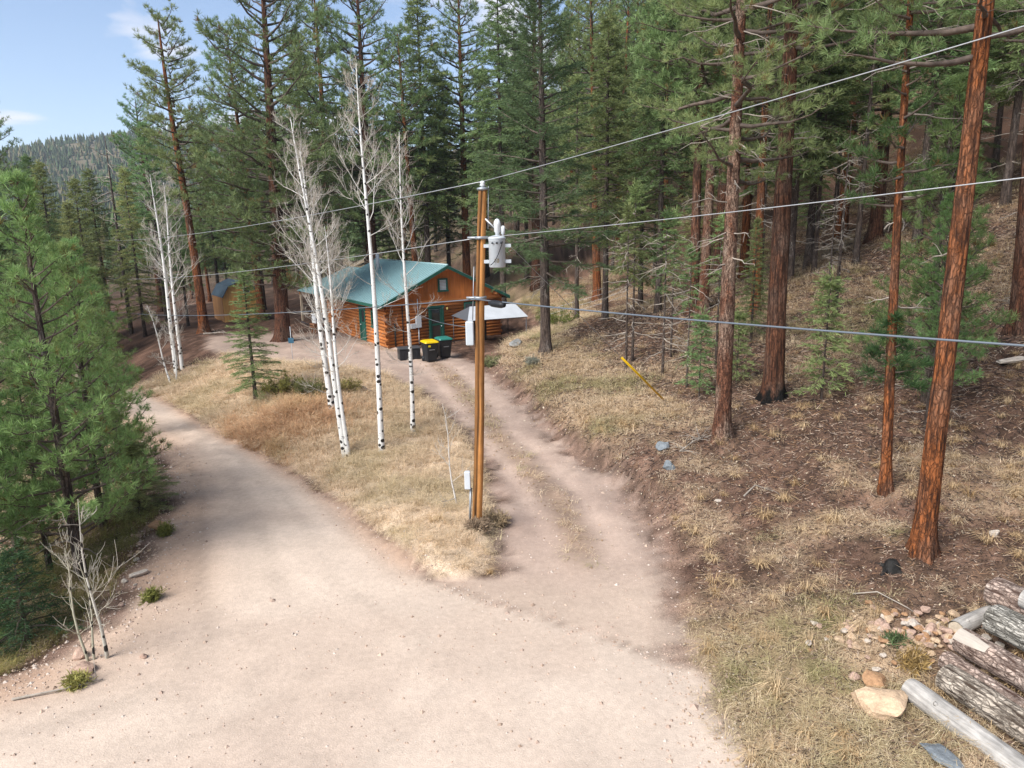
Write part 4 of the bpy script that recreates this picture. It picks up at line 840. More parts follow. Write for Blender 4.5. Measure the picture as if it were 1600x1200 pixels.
# ------------------------------------------------------------------ cut logs
LB = dict(grey=mat('weathered_wood', (.41, .385, .355), .85, noise=[(2.2, 4, .55, 1.25, (9, 9, 1)), (3, 3, .7, 1.15, U3)], bump=(3, .5, (10, 10, 1))),
          brown=bark_mat('log_bark_brown', (.42, .36, .295), (.05, .035, .025), (.30, .25, .20), sc=(8, 8, 3)),
          red=bark_mat('log_bark_red', (.38, .285, .235), (.07, .042, .032), (.44, .37, .32), sc=(8, 8, 4)),
          deep=bark_mat('log_bark_grey', (.40, .375, .33), (.045, .04, .032), (.22, .21, .18), sc=(11, 11, 3)))
cutm = mat('cut_wood', (.50, .42, .32), .85, noise=[(14, 3, .7, 1.1, U3), (3, 3, .8, 1.1, U3)])
def cut_log(a, b, r, bark, label, dz=0., seed=0, peel=False, cut=cutm):
    a = np.array([*a, H(*a)+r+dz]); b = np.array([*b, H(*b)+r+dz]); o = empty('cut_log', tuple(a), 0, label, 'log')
    L = np.linalg.norm(b-a); d = Vector((b-a)/L); o.rotation_mode = 'QUATERNION'; o.rotation_quaternion = d.to_track_quat('Z', 'Y')
    m = int(L/.08)+2; z = np.linspace(0, L, m); n = 22; th = np.arange(n)*6.283/n; A, Z_ = np.meshgrid(th, z)
    mod = 1+.10*(vnoise(np.cos(A)*2.4+seed+Z_*.5, np.sin(A)*2.4+seed+Z_*.7, seed)-.5)+(.07*(vnoise(np.cos(A)*6+Z_*2+seed, np.sin(A)*6+Z_*2.5, seed+3)-.5) if bark != LB['grey'] else 0)
    mod[0] *= .96; mod[-1] *= .96
    mb = MB(); tube(mb, np.stack([.012*np.sin(z*2+seed), .012*np.cos(z*1.7), z], -1), r*(1-.06*z/L), n, 0, cap=False, mod=mod); mb.build('bark', bark, o)
    for zz, sg in ((-.002, -1), (L+.002, 1)):
        e = MB(); rr = r*.955*(1 if sg < 0 else .94)
        v = [(0, 0, zz+.004*sg)]+[(rr*math.cos(t)*(1+.02*math.sin(5*t+seed)), rr*math.sin(t)*(1+.02*math.sin(5*t+seed)), zz) for t in th]
        e.add(v, [(0, 1+(i+1) % n, 1+i) if sg < 0 else (0, 1+i, 1+(i+1) % n) for i in range(n)]); e.build('cut_end', cut, o, smooth=False)
    for q in range(2):
        e = MB(); zk = L*(.2+.35*q); t = 1.2+q*1.9+seed; p = np.array([r*.95*math.cos(t), r*.95*math.sin(t), zk]); tube(e, [p, p*np.array([1.12, 1.12, 1])+[0, 0, .02]], [.035, .022], 8); e.build('knot', bark, o)
    return o
cut_log((5.66, 8.99), (6.35, 6.4), .165, LB['grey'], 'barkless silver-grey weathered log at the front of the log pile', seed=1)
cut_log((6.18, 9.02), (6.95, 6.6), .205, LB['brown'], 'rough brown-barked log beside the silver-grey log', seed=2)
cut_log((6.42, 9.42), (7.0, 7.4), .15, LB['red'], 'reddish log wedged between the brown and the peeled log', dz=.02, seed=3)
cut_log((6.72, 9.55), (7.5, 7.0), .20, LB['red'], 'reddish log with a pale peeled patch at its end', dz=.13, seed=4)
cut_log((7.30, 9.75), (8.0, 7.5), .235, LB['deep'], 'thick log with deeply cracked grey bark', dz=.2, seed=5)
cut_log((7.85, 10.55), (8.5, 8.2), .25, LB['red'], 'thickest red-barked log at the uphill side of the log pile', dz=.16, seed=6)
cut_log((6.92, 10.0), (7.75, 10.42), .13, LB['grey'], 'short grey-green log lying crosswise at the stone heap', seed=7)
cut_log((7.45, 10.05), (7.75, 9.6), .14, LB['red'], 'short red log stub with a sawn knot under the red-barked log', seed=8)
cut_log((7.75, 9.75), (8.45, 7.5), .17, LB['grey'], 'pale weathered log lying on top of the cracked-bark log', dz=.52, seed=11)
# peeled patch on the fourth log
pl = [q for q in col.objects if q.name == 'cut_log.003'][0]
e = MB(); n = 9; zs = np.linspace(.0, .5, 8); th = np.linspace(1.75, 2.75, n)
wv = [(.219*math.cos(2.25+(t-2.25)*(1-.45*(z/.5)**2)), .219*math.sin(2.25+(t-2.25)*(1-.45*(z/.5)**2)), z) for z in zs for t in th]
e.add(wv, [(i*n+j, i*n+j+1, (i+1)*n+j+1, (i+1)*n+j) for i in range(7) for j in range(n-1)]); pp = e.build('peeled_patch', mat('peeled_wood', (.42, .37, .315), .8, noise=(4, 4, .75, 1.1, (8, 8, 1))), pl)
# burnt stump, sticks, weathered log by the aspens, dead brush
st = empty('burnt_stump', (7.25, 12.5, H(7.25, 12.5)), 0, 'small black charred stump below the orange pine', 'stump')
charm = mat('charcoal', (.012, .011, .010), .8, noise=(8, 3, .5, 1.8, U3)); mb = MB()
z = np.linspace(-.1, .22, 6); A, Z_ = np.meshgrid(np.arange(12)*6.283/12, z); tube(mb, np.stack([.03*z, 0*z, z], -1), np.array([.24, .21, .17, .15, .13, .09]), 12, mod=1+.5*(vnoise(np.cos(A)*2+5, np.sin(A)*2+5+Z_*3, 2)-.5)); mb.build('stump', charm, st)
for q in range(4):
    e = MB(); t = q*1.6+.4; tube(e, [(.12*math.cos(t), .12*math.sin(t), .05), (.28*math.cos(t), .28*math.sin(t), .01), (.42*math.cos(t+.2), .42*math.sin(t+.2), -.04)], [.05, .04, .02], 6); e.build('root', charm, st)
def stick(pts, r, label, m=MT['dead'], name='fallen_branch', cat='branch', twigs=0, seed=0):
    pts = [np.array([x, y, H(x, y)+dz]) for x, y, dz in pts]; o = empty(name, tuple(pts[0]), 0, label, cat); rg_ = np.random.default_rng(seed); q = np.array(pts)-pts[0]
    mb = MB(); tube(mb, q, np.linspace(r, r*.4, len(q)), 7); mb.build('stem', m, o)
    for k in range(twigs):
        e = MB(); s = rg_.integers(0, len(q)-1); b = q[s]+(q[s+1]-q[s])*rg_.uniform(); d = nrm(rg_.normal(size=3)*[1, 1, .4]+[0, 0, .35]); L = rg_.uniform(.25, .7); tube(e, [b, b+d*L*.5, b+d*L+[0, 0, -.1*L]], [.010, .007, .003], 4); e.build('twig', m, o)
    return o
stick([(6.15, 11.75, .03), (6.45, 11.5, .08), (6.75, 11.05, .05), (6.8, 10.9, .02)], .014, 'thin pale curved stick above the stone heap', seed=1)
stick([(-6.55, 29.6, .09), (-6.2, 29.3, .09), (-5.75, 28.85, .08)], .11, 'short dark weathered log lying behind the tall aspen', mat('old_log', (.13, .11, .095), .9, noise=(4, 4, .5, 1.4, (6, 6, 1)), bump=(4, .6, U3)), 'fallen_log', 'log', 2, 2)
stick([(4.6, 18.7, .05), (5.1, 19.1, .18), (5.6, 19.3, .1)], .02, 'tangled grey dead brush on the bank below the flaky pine', seed=3, twigs=26, name='dead_brush')
stick([(5.55, 16.1, .03), (5.9, 16.35, .09), (6.25, 16.2, .04)], .022, 'curved bare branch lying in the needle litter', seed=4, twigs=2)
stick([(-7.9, 9.75, .03), (-7.2, 10.0, .05), (-6.75, 10.25, .03)], .02, 'pale stick lying along the left road edge', seed=5, twigs=1)
stick([(18.2, 24.2, .1), (17.3, 24.0, .3), (16.6, 23.6, .1)], .03, 'brush heap of dead twigs at the foot of the far-right pine', seed=6, twigs=30, name='dead_brush')
stick([(-20.2, 46.3, .1), (-18.6, 45.4, .25), (-17.0, 44.8, .1)], .05, 'grey slash of dead boughs below the leaning orange pine', seed=7, twigs=34, name='dead_brush')
# shrubs and seedlings
def shrub(x, y, R, h, c, label, seed, n=420, name='shrub'):
    rg_ = np.random.default_rng(seed); o = empty(name, (x, y, H(x, y)), 0, label, 'shrub'); st_ = MB(); P = []; D = []
    for i in range(26):
        az = rg_.uniform(0, 6.28); rr = R*math.sqrt(rg_.uniform()); hh = h*(1-.5*(rr/R)**2)*rg_.uniform(.7, 1.1); tip = np.array([rr*math.cos(az), rr*math.sin(az), hh]); b = tip*[.25, .25, 0]
        pts = [b, (b+tip)/2+rg_.normal(size=3)*.05, tip]; tube(st_, pts, [.012, .008, .004], 4)
        for k in range(n//26): f = rg_.uniform(.2, 1.02); P.append(b+(tip-b)*f+rg_.normal(size=3)*.06); D.append(nrm(tip-b)+rg_.normal(size=3)*.6)
    st_.build('stem', MT['limb'], o); f_ = MB(); c = np.array(c); blades(f_, np.array(P), np.array(D), 5, .13, .022, .7, 0, np.tile(c, (len(P), 1))*rg_.uniform(.6, 1.3, (len(P), 1)), rg_); f_.build('foliage', MT['grass'], o); return o
shrub(-9.6, 29.2, 1.0, .9, (.20, .19, .055), 'olive-yellow rounded shrub right of the small fir', 1, 900)
shrub(-8.3, 28.4, .9, .7, (.15, .155, .06), 'darker olive shrub behind the white aspens', 2, 800)
shrub(-7.0, 28.9, .7, .55, (.24, .21, .07), 'yellowish low shrub at the edge of the drive', 3, 500)
shrub(-1.0, 34.3, .7, .5, (.20, .22, .10), 'grey-green weed clump at the drive edge below the bins', 4, 500)
shrub(2.6, 39.4, 1.3, 1.1, (.16, .19, .05), 'green leafy shrub behind the grey canopy', 5, 900)
shrub(.9, 30.5, .35, .35, (.30, .30, .24), 'pale sagebrush tuft on the slope by the drive', 6, 260)
shrub(-7.24, 12.83, .09, .16, (.24, .25, .07), 'tiny green pine seedling on the gravel verge', 7, 200, 'seedling')
shrub(-8.45, 16.0, .14, .18, (.24, .25, .07), 'green seedling clump beside the orange rock', 8, 260, 'seedling')
shrub(-7.1, 10.15, .14, .07, (.34, .32, .10), 'flat yellow-green weed patch on the road edge', 9, 160)
shrub(6.05, 9.55, .13, .14, (.34, .23, .09), 'rusty orange grass clump among the logs', 10, 200)
shrub(6.05, 10.1, .09, .12, (.08, .12, .05), 'small dark green yucca-like plant in the stone heap', 11, 120)
shrub(-.85, 15.5, .28, .18, (.30, .22, .15), 'brown dead brush round the utility pole foot', 12, 520)
shrub(-.5, 16.15, .32, .22, (.42, .32, .20), 'straw-brown weed clump behind the utility pole', 13, 520)

# ------------------------------------------------------------------ the log cabin
HX, HY, HA = -7.02, 39.85, rad(33)
HZ = .33
cab = empty('log_cabin', (HX, HY, HZ), HA, 'orange log cabin with teal metal roof and green trim', 'house')
W, LN = 7.55, 9.8
logm = mat('log_siding', (.50, .175, .048), .55, spec=.35, noise=[(1.1, 4, .65, 1.2, (.6, .6, 6)), (.45, 2, .8, 1.15, U3)], bump=(3, .25, (.6, .6, 8)))
boardm = mat('gable_boards', (.48, .15, .036), .55, spec=.3, noise=[(2, 4, .7, 1.2, (6, 6, .5)), (.6, 2, .8, 1.1, U3)])
greenm = mat('green_trim', (.018, .085, .062), .5, noise=(3, 2, .8, 1.15, U3))
roofm = mat('teal_metal_roof', (.20, .325, .34), .30, metal=.0, spec=.6, noise=[(.35, 3, .9, 1.08, U3)])
darkm = mat('dark_interior', (.02, .018, .016), .8); glassm = mat('window_glass', (.02, .025, .028), .08, spec=.8); louvm = mat('white_louver', (.62, .64, .66), .6)
stonem = mat('foundation_stone', (.16, .13, .11), .9, noise=(4, 4, .6, 1.3, U3), bump=(6, .6, U3))
PT = .19; NC = 13
def half_log(name, axis_, s0, s1, fixed, z, out, parent, r=.105, seed=0):
    """one log course: rounded face towards `out`, running along axis_ from s0 to s1"""
    n = 8; th = np.linspace(-math.pi/2, math.pi/2, n); zc = z+PT/2; v = []
    m = max(2, int((s1-s0)/1.2)+1); ss = np.linspace(s0, s1, m); rg_ = np.random.default_rng(seed); jit = rg_.normal(size=m)*.004
    for s, j in zip(ss, jit):
        for t in th:
            o_ = (r*.95*math.cos(t)+j)*out; zz = zc+PT*.485*math.sin(t)
            v.append((s, fixed+o_, zz) if axis_ == 'x' else (fixed+o_, s, zz))
    f = []
    for i in range(m-1):
        for k in range(n-1): f.append((i*n+k, i*n+k+1, (i+1)*n+k+1, (i+1)*n+k))
    mb = MB(); mb.add(v, f); mb.f.append((np.arange(n)[None], 0)); mb.f.append((np.arange(n)[None]+(m-1)*n, 0))
    return mb.build(name, logm, parent)
core = MB(); box(core, .03, W-.03, .03, LN-.03, -.3, 2.60); core.build('wall', darkm, cab)
bbox('foundation', (-.02, W+.02, -.02, LN+.02, -.6, .02), stonem, cab, .02)
# gable wall (facing the drive), side wall, back wall, far wall
DX0, DX1 = 2.62, 3.62            # gable door with its frame
W2 = (5.0, 5.95, 1.35, 2.25)     # second gable window
for i in range(NC):
    z = .02+i*PT; segs = [(-.13 if i % 2 else -.02, DX0), (DX1, W+(.13 if i % 2 else .02))] if z < 2.05 else [(-.13, W+.13)]
    for s0, s1 in segs:
        parts_ = [(s0, s1)]
        if z+PT > W2[2]+.02 and z < W2[3]-.02 and s1 > W2[1]: parts_ = [(s0, W2[0]), (W2[1], s1)]
        for a, b in parts_:
            if b-a > .05: half_log('log', 'x', a, b, .03, z, -1, cab, seed=i*7+int(a))
    SD0, SD1, SW = 3.0, 3.95, (1.25, 2.1, 1.05, 2.0)
    segs = [(-.02 if i % 2 else -.13, SD0), (SD1, LN)] if z < 2.0 else [(-.13, LN)]
    for s0, s1 in segs:
        parts_ = [(s0, s1)]
        if z+PT > SW[2]+.02 and z < SW[3]-.02 and s0 < SW[0] < s1: parts_ = [(s0, SW[0]), (SW[1], s1)]
        for a, b in parts_: half_log('log', 'y', a, b, .03, z, -1, cab, seed=100+i*7+int(a))
    half_log('log', 'y', 0, LN, W-.03, z, 1, cab, seed=200+i); half_log('log', 'x', 0, W, LN-.03, z, 1, cab, seed=300+i)
ZE, RISE, OV, GO = 2.50, 2.02, .5, .42       # eave height at roof edge, rise, eave overhang, gable overhang
half = W/2+OV
def roof_z(x): return ZE+RISE*(1-abs(x-W/2)/half)
x = .0
while x < W-.01:
    x1 = min(x+.2, W); mb = MB(); z0 = .02+NC*PT; a, b = roof_z(x+.004)-.05, roof_z(x1-.004)-.05; m_ = W/2
    vv_ = [(x+.003, -.035, z0), (x1-.003, -.035, z0), (x1-.003, -.035, max(z0+.01, b)), (x+.003, -.035, max(z0+.01, a))]; vv_ += [(p[0], .03, p[2]) for p in vv_]
    mb.add(vv_, [(0, 1, 2, 3), (7, 6, 5, 4), (0, 4, 5, 1), (1, 5, 6, 2), (2, 6, 7, 3), (3, 7, 4, 0)]); mb.build('board', boardm, cab, smooth=False); x = x1
mb = MB(); mb.add([(0, .035, 2.3), (W, .035, 2.3), (W, .035, roof_z(W)-.06), (W/2, .035, roof_z(W/2)-.06), (0, .035, roof_z(0)-.06)], [(0, 1, 2, 3, 4)]); mb.add([(0, LN-.03, 2.3), (W, LN-.03, 2.3), (W, LN-.03, roof_z(W)-.06), (W/2, LN-.03, roof_z(W/2)-.06), (0, LN-.03, roof_z(0)-.06)], [(4, 3, 2, 1, 0)]); mb.build('gable_wall', boardm, cab, smooth=False)
bbox('band_board', (-.03, W+.03, -.075, -.036, 2.44, 2.56), logm, cab)
# roof: ribbed sheets side by side
def roof_panel(side, y0, y1, parent, x_edge, zr=0., xr=W/2, rise=RISE, hf=half, ze=ZE):
    mb = MB(); xe = xr+side*hf; t = .03; N_ = np.array([side*rise, 0, hf]); N_ = N_/np.linalg.norm(N_)
    A = np.array([xe, 0, ze+zr]); B = np.array([xr, 0, ze+rise+zr])
    def quad(ya, yb, h0, h1):
        v = []
        for h in (h0, h1):
            for p, y in ((A, ya), (A, yb), (B, yb), (B, ya)): v.append(p+N_*h+[0, y, 0])
        mb.add(v, np.array([(0, 3, 2, 1), (4, 5, 6, 7), (0, 1, 5, 4), (1, 2, 6, 5), (2, 3, 7, 6), (3, 0, 4, 7)])[:, ::(1 if side < 0 else -1)])
    quad(y0+.002, y1-.002, 0, t)
    k = 3
    for i in range(k): yy = y0+(i+.5)*(y1-y0)/k; quad(yy-.018, yy+.018, t+.001, t+.022)
    return mb.build('roof_panel', roofm, parent, smooth=False)
npn = 11; ys = np.linspace(-GO, LN+GO, npn+1)
for sgn in (-1, 1):
    for a, b in zip(ys[:-1], ys[1:]): roof_panel(sgn, a, b, cab, 0)
mb = MB(); tube(mb, [(W/2, -GO-.03, ZE+RISE+.035), (W/2, LN+GO+.03, ZE+RISE+.035)], .06, 8); mb.build('ridge_cap', roofm, cab)
for yy in (-GO, LN+GO):
    for sgn in (-1, 1):      # rake boards
        mb = MB(); xe = W/2+sgn*half; d = .17; a = [(xe, ZE+.004), (W/2, ZE+RISE+.004), (W/2, ZE+RISE-d), (xe, ZE-d)]; s_ = -1 if yy < 0 else 1
        v = [(p, yy+s_*.004, q) for p, q in a]+[(p, yy+s_*.045, q) for p, q in a]; mb.add(v, [(0, 1, 2, 3), (7, 6, 5, 4), (0, 4, 5, 1), (1, 5, 6, 2), (2, 6, 7, 3), (3, 7, 4, 0)]); mb.build('rake_board', greenm, cab, smooth=False)
for sgn in (-1, 1):
    xe = W/2+sgn*half; bbox('fascia', (min(xe, xe+sgn*.03), max(xe, xe+sgn*.03), -GO, LN+GO, ZE-.17, ZE+.0), greenm, cab)
mb = MB(); mb.add([(-OV+.02, -GO+.02, ZE-.10), (W/2, -GO+.02, ZE+RISE-.10), (W/2, LN+GO-.02, ZE+RISE-.10), (-OV+.02, LN+GO-.02, ZE-.10)], [(0, 1, 2, 3)]); mb.add([(W+OV-.02, -GO+.02, ZE-.10), (W/2, -GO+.02, ZE+RISE-.10), (W/2, LN+GO-.02, ZE+RISE-.10), (W+OV-.02, LN+GO-.02, ZE-.10)], [(3, 2, 1, 0)]); mb.build('soffit', boardm, cab, smooth=False)
for xx in (.4, W/2, W-.4):   # purlin ends under the gable
    mb = MB(); zz = roof_z(xx)-.22; tube(mb, [(xx, -GO+.03, zz), (xx, .1, zz)], .085, 10); mb.build('purlin_end', logm, cab)
def window(x0, x1, z0, z1, y, parent, ax='x', bars=0, louver=False):
    w = empty('window'); w.parent = parent; d = -.10
    def bb(n, a0, a1, b0, b1, o0, o1, m): return bbox(n, (a0, a1, y+o0, y+o1, b0, b1) if ax == 'x' else (y+o0, y+o1, a0, a1, b0, b1), m, w, .006)
    f = .085
    bb('frame', x0, x0+f, z0, z1, d, .05, greenm); bb('frame', x1-f, x1, z0, z1, d, .05, greenm); bb('frame', x0+f, x1-f, z1-f, z1, d, .05, greenm); bb('sill', x0-.04, x1+.04, z0-.05, z0+f*.6, d-.03, .05, greenm)
    if louver:
        nl_ = 7
        for i in range(nl_): zz = z0+f*.6+(z1-z0-f*1.6)*i/nl_; bb('louver_slat', x0+f, x1-f, zz+.005, zz+(z1-z0-f*1.6)/nl_-.012, -.03, .0, louvm)
    else: bb('pane', x0+f, x1-f, z0+f*.6, z1-f, -.02, .0, glassm)
    if bars: bb('mullion', x0+f, x1-f, (z0+z1)/2-.02, (z0+z1)/2+.02, -.04, .01, greenm)
    return w
window(3.30, 3.92, 3.05, 3.78, -.04, cab, louver=True)
window(W2[0], W2[1], W2[2], W2[3], .02, cab, bars=1)
window(SW[0], SW[1], SW[2], SW[3], .02, cab, 'y', bars=1)
def door(a0, a1, y, parent, ax='x', ztop=2.1, solid=False):
    dr_ = empty('door'); dr_.parent = parent
    def bb(n, p0, p1, b0, b1, o0, o1, m): return bbox(n, (p0, p1, y+o0, y+o1, b0, b1) if ax == 'x' else (y+o0, y+o1, p0, p1, b0, b1), m, dr_, .006)
    f = .13
    bb('frame', a0, a0+f, .02, ztop, -.11, .05, greenm); bb('frame', a1-f, a1, .02, ztop, -.11, .05, greenm); bb('frame', a0-.05, a1+.05, ztop, ztop+.13, -.12, .05, greenm)
    i0, i1 = a0+f+.003, a1-f-.003
    bb('stile', i0, i0+.10, .05, ztop-.004, -.06, 0, greenm); bb('stile', i1-.10, i1, .05, ztop-.004, -.06, 0, greenm); bb('rail', i0+.10, i1-.10, 1.05, 1.17, -.06, 0, greenm); bb('rail', i0+.10, i1-.10, ztop-.12, ztop-.004, -.06, 0, greenm); bb('rail', i0+.10, i1-.10, .05, .2, -.06, 0, greenm)
    bb('pane', i0+.10, i1-.10, 1.17, ztop-.12, -.035, -.01, glassm); bb('panel', i0+.10, i1-.10, .2, 1.05, -.04, -.01, mat('screen_panel', (.05, .035, .028), .8) if not solid else greenm)
    mb = MB(); p = (i1-.05, y-.10, 1.0) if ax == 'x' else (y-.10, i1-.05, 1.0); lathe(mb, [(.0, -.03), (.03, -.025), (.035, 0), (.03, .025), (0, .03)], 10, cen=p); mb.build('handle', louvm, dr_)
door(DX0, DX1, .02, cab); door(SD0, SD1, .02, cab, 'y', 2.0, True)
mb = MB(); box(mb, 2.4, 3.85, -.75, -.12, -.25, -.02); box(mb, 2.55, 3.7, -.5, -.12, -.02, .06); mb.build('door_step', stonem, cab, smooth=False)
# electric meter and disconnect on the gable wall
meterm = mat('grey_metal_box', (.50, .53, .56), .5, spec=.4, noise=(2, 2, .92, 1.05, U3))
mt = bbox('meter_box', (1.75, 2.08, -.21, -.07, 1.05, 1.72), meterm, cab); bbox('meter_box', (1.42, 1.72, -.19, -.07, 1.02, 1.30), meterm, cab)
mb = MB(); tube(mb, [(1.93, -.10, 1.05), (1.93, -.10, .1)], .03, 8); tube(mb, [(1.93, -.10, 1.72), (1.93, -.10, 2.7)], .025, 8); mb.build('conduit', meterm, cab)
mb = MB(); tube(mb, [(.95, -.10, 2.4), (.95, -.10, .1)], .035, 8); mb.build('downpipe', darkm, cab); mb = MB(); tube(mb, [(.45, -.10, 1.4), (.45, -.10, .1)], .05, 8); mb.build('downpipe', darkm, cab)
lampm = mat('lamp_brass', (.5, .38, .12), .4); mb = MB(); lathe(mb, [(.03, -.07), (.06, -.05), (.06, .05), (.02, .08)], 8, cen=(3.82, -.14, 2.0)); mb.build('wall_lamp', lampm, cab)
mb = MB(); tube(mb, [(W/2-1.1, LN-2.6, ZE+RISE-.65), (W/2-1.1, LN-2.6, ZE+RISE+.55)], .12, 10); mb.build('flue_pipe', meterm, cab)
# porch wing at the far end
PY0, PY1 = LN+GO+.05, LN+5.8
for i, (a, b) in enumerate(zip(np.linspace(PY0, PY1, 5)[:-1], np.linspace(PY0, PY1, 5)[1:])):
    for sgn in (-1, 1): roof_panel(sgn, a, b, cab, 0, zr=-.25, xr=W/2, rise=1.55, hf=half-.2)
for yy in (PY1-.15,):
    for xx in (-.1, 1.6, 3.4): bbox('porch_post', (xx-.07, xx+.07, yy-.07, yy+.07, -.3, roof_z(xx)-.55), mat('pale_post', (.42, .33, .24), .8), cab)
bbox('porch_wall', (.6, W-.6, PY0+1.4, PY0+1.5, -.3, 2.1), boardm, cab); bbox('porch_beam', (-.2, W+.1, PY1-.22, PY1-.08, 1.98, 2.14), logm, cab)
bbox('porch_post', (-.17, -.03, LN+1.3, LN+1.44, -.3, 2.15), logm, cab)

# ------------------------------------------------------------------ things round the cabin
blackp = mat('black_plastic', (.016, .017, .019), .5, noise=(5, 2, .8, 1.4, U3))
def bin_(x, y, rz, lidc, label):
    o = empty('wheelie_bin', (x, y, H(x, y)), rz, label, 'bin')
    def frus(n, z0, z1, a, b, m, fr=8):
        mb = MB(); v = []
        for z, (wx, wy, oy) in ((z0, a), (z1, b)):
            for p, q in ((-1, -1), (1, -1), (1, 1), (-1, 1)):
                for u_, w_ in ((0, .06), (.06, 0)) if p*q > 0 else ((.06, 0), (0, .06)): v.append((p*(wx-u_), q*(wy-w_)+oy, z))
        k = 8; mb.add(v, [(i, (i+1) % k, k+(i+1) % k, k+i) for i in range(k)]); mb.f.append((np.arange(k)[None, ::-1], 0)); mb.f.append((np.arange(k)[None]+k, 0)); return mb.build(n, m, o, smooth=False)
    frus('body', .08, .98, (.27, .30, .02), (.34, .41, 0), blackp); frus('rim', .95, 1.0, (.36, .43, 0), (.37, .44, 0), blackp)
    lm = mat('bin_lid', lidc, .45, spec=.4); frus('lid', 1.003, 1.06, (.375, .45, -.01), (.36, .43, -.01), lm); frus('lid_crown', 1.061, 1.10, (.34, .41, -.01), (.27, .33, -.01), lm)
    for s_ in (-1, 1):
        mb = MB(); tube(mb, [(s_*.24, .30, .13), (s_*.32, .30, .13)], .13, 14); mb.build('wheel', blackp, o)
    mb = MB(); tube(mb, [(-.28, .44, .98), (-.28, .52, 1.0), (.28, .52, 1.0), (.28, .44, .98)], .018, 6); mb.build('handle', blackp, o)
    bbox('front_handle', (-.14, .14, -.40, -.35, .62, .67), mat('bin_grey', (.12, .12, .125), .5), o)
    return o
b1 = bin_(-4.15, 35.6, rad(-155+180), (.62, .42, .0), 'black wheeled rubbish bin with a yellow lid by the cabin'); b2 = bin_(-3.50, 36.3, rad(25), (.02, .16, .13), 'black wheeled rubbish bin with a green lid beside the yellow-lidded one')
bbox('sticker', (-.2, -.08, -.405, -.385, .80, .90), mat('yellow_sticker', (.65, .5, .02), .5), b1, .002)
bx_ = empty('storage_box', (-5.35, 36.5, H(-5.35, 36.5)), rad(20), 'dark grey plastic storage box left of the bins', 'box')
bbox('body', (-.55, .55, -.32, .32, .0, .55), blackp, bx_, .03); bbox('lid', (-.58, .58, -.35, .35, .553, .64), mat('grey_lid', (.05, .052, .056), .5), bx_, .03)
for xx in (-.35, 0, .35): bbox('rib', (xx-.03, xx+.03, -.34, -.322, .05, .5), blackp, bx_, .004)
# grey pop-up canopy
cn_ = empty('canopy', (-1.25, 41.0, .45), rad(24), 'light grey gable canopy standing against the cabin wall', 'canopy')
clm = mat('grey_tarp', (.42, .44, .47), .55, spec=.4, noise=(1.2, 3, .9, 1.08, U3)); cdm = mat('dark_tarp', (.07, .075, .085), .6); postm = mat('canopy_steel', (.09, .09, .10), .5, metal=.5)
cw, cl_, ce, cr_ = 1.35, 1.75, 1.5, 2.12
def sheet(n, pts, m, th=.015):
    p = np.array(pts, float); nn = nrm(np.cross(p[1]-p[0], p[2]-p[0])); k = len(p); mb = MB(); mb.add(np.vstack([p, p-nn*th]), np.zeros((0, 3), int)); mb.f = [(np.arange(k)[None], 0), (np.arange(k)[None, ::-1]+k, 0)]+[(np.array([[i, k+i, k+(i+1) % k, (i+1) % k]]), 0) for i in range(k)]; return mb.build(n, m, cn_, smooth=False)
sheet('roof_sheet', [(-cl_-.1, -cw, ce), (cl_+.1, -cw, ce), (cl_-.1, 0, cr_), (-cl_+.55, 0, cr_)], clm); sheet('roof_sheet', [(cl_+.1, cw, ce), (-cl_-.1, cw, ce), (-cl_+.55, 0, cr_), (cl_-.1, 0, cr_)], clm)
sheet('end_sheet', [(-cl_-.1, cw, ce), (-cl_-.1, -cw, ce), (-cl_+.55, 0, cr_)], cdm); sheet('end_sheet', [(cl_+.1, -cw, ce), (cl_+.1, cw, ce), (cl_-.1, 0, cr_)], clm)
for sx_ in (-1, 1):
    for sy_ in (-1, 1): mb = MB(); tube(mb, [(sx_*cl_, sy_*(cw-.05), -.6), (sx_*cl_, sy_*(cw-.05), ce)], .025, 6); mb.build('post', postm, cn_)
for sy_ in (-1, 1): mb = MB(); tube(mb, [(-cl_, sy_*(cw-.05), ce-.03), (cl_, sy_*(cw-.05), ce-.03)], .018, 6); mb.build('rail', postm, cn_)
# dark woodpile-like cabinet under it
sb = empty('storage_cabinet', (-1.9, 41.9, .4), rad(33), 'black cabinet under the grey canopy', 'cabinet'); bbox('body', (-.35, .35, -.3, .3, 0, 1.3), blackp, sb, .02); bbox('door_panel', (-.3, .3, -.325, -.302, .08, 1.24), mat('cabinet_door', (.03, .03, .032), .5), sb, .01)
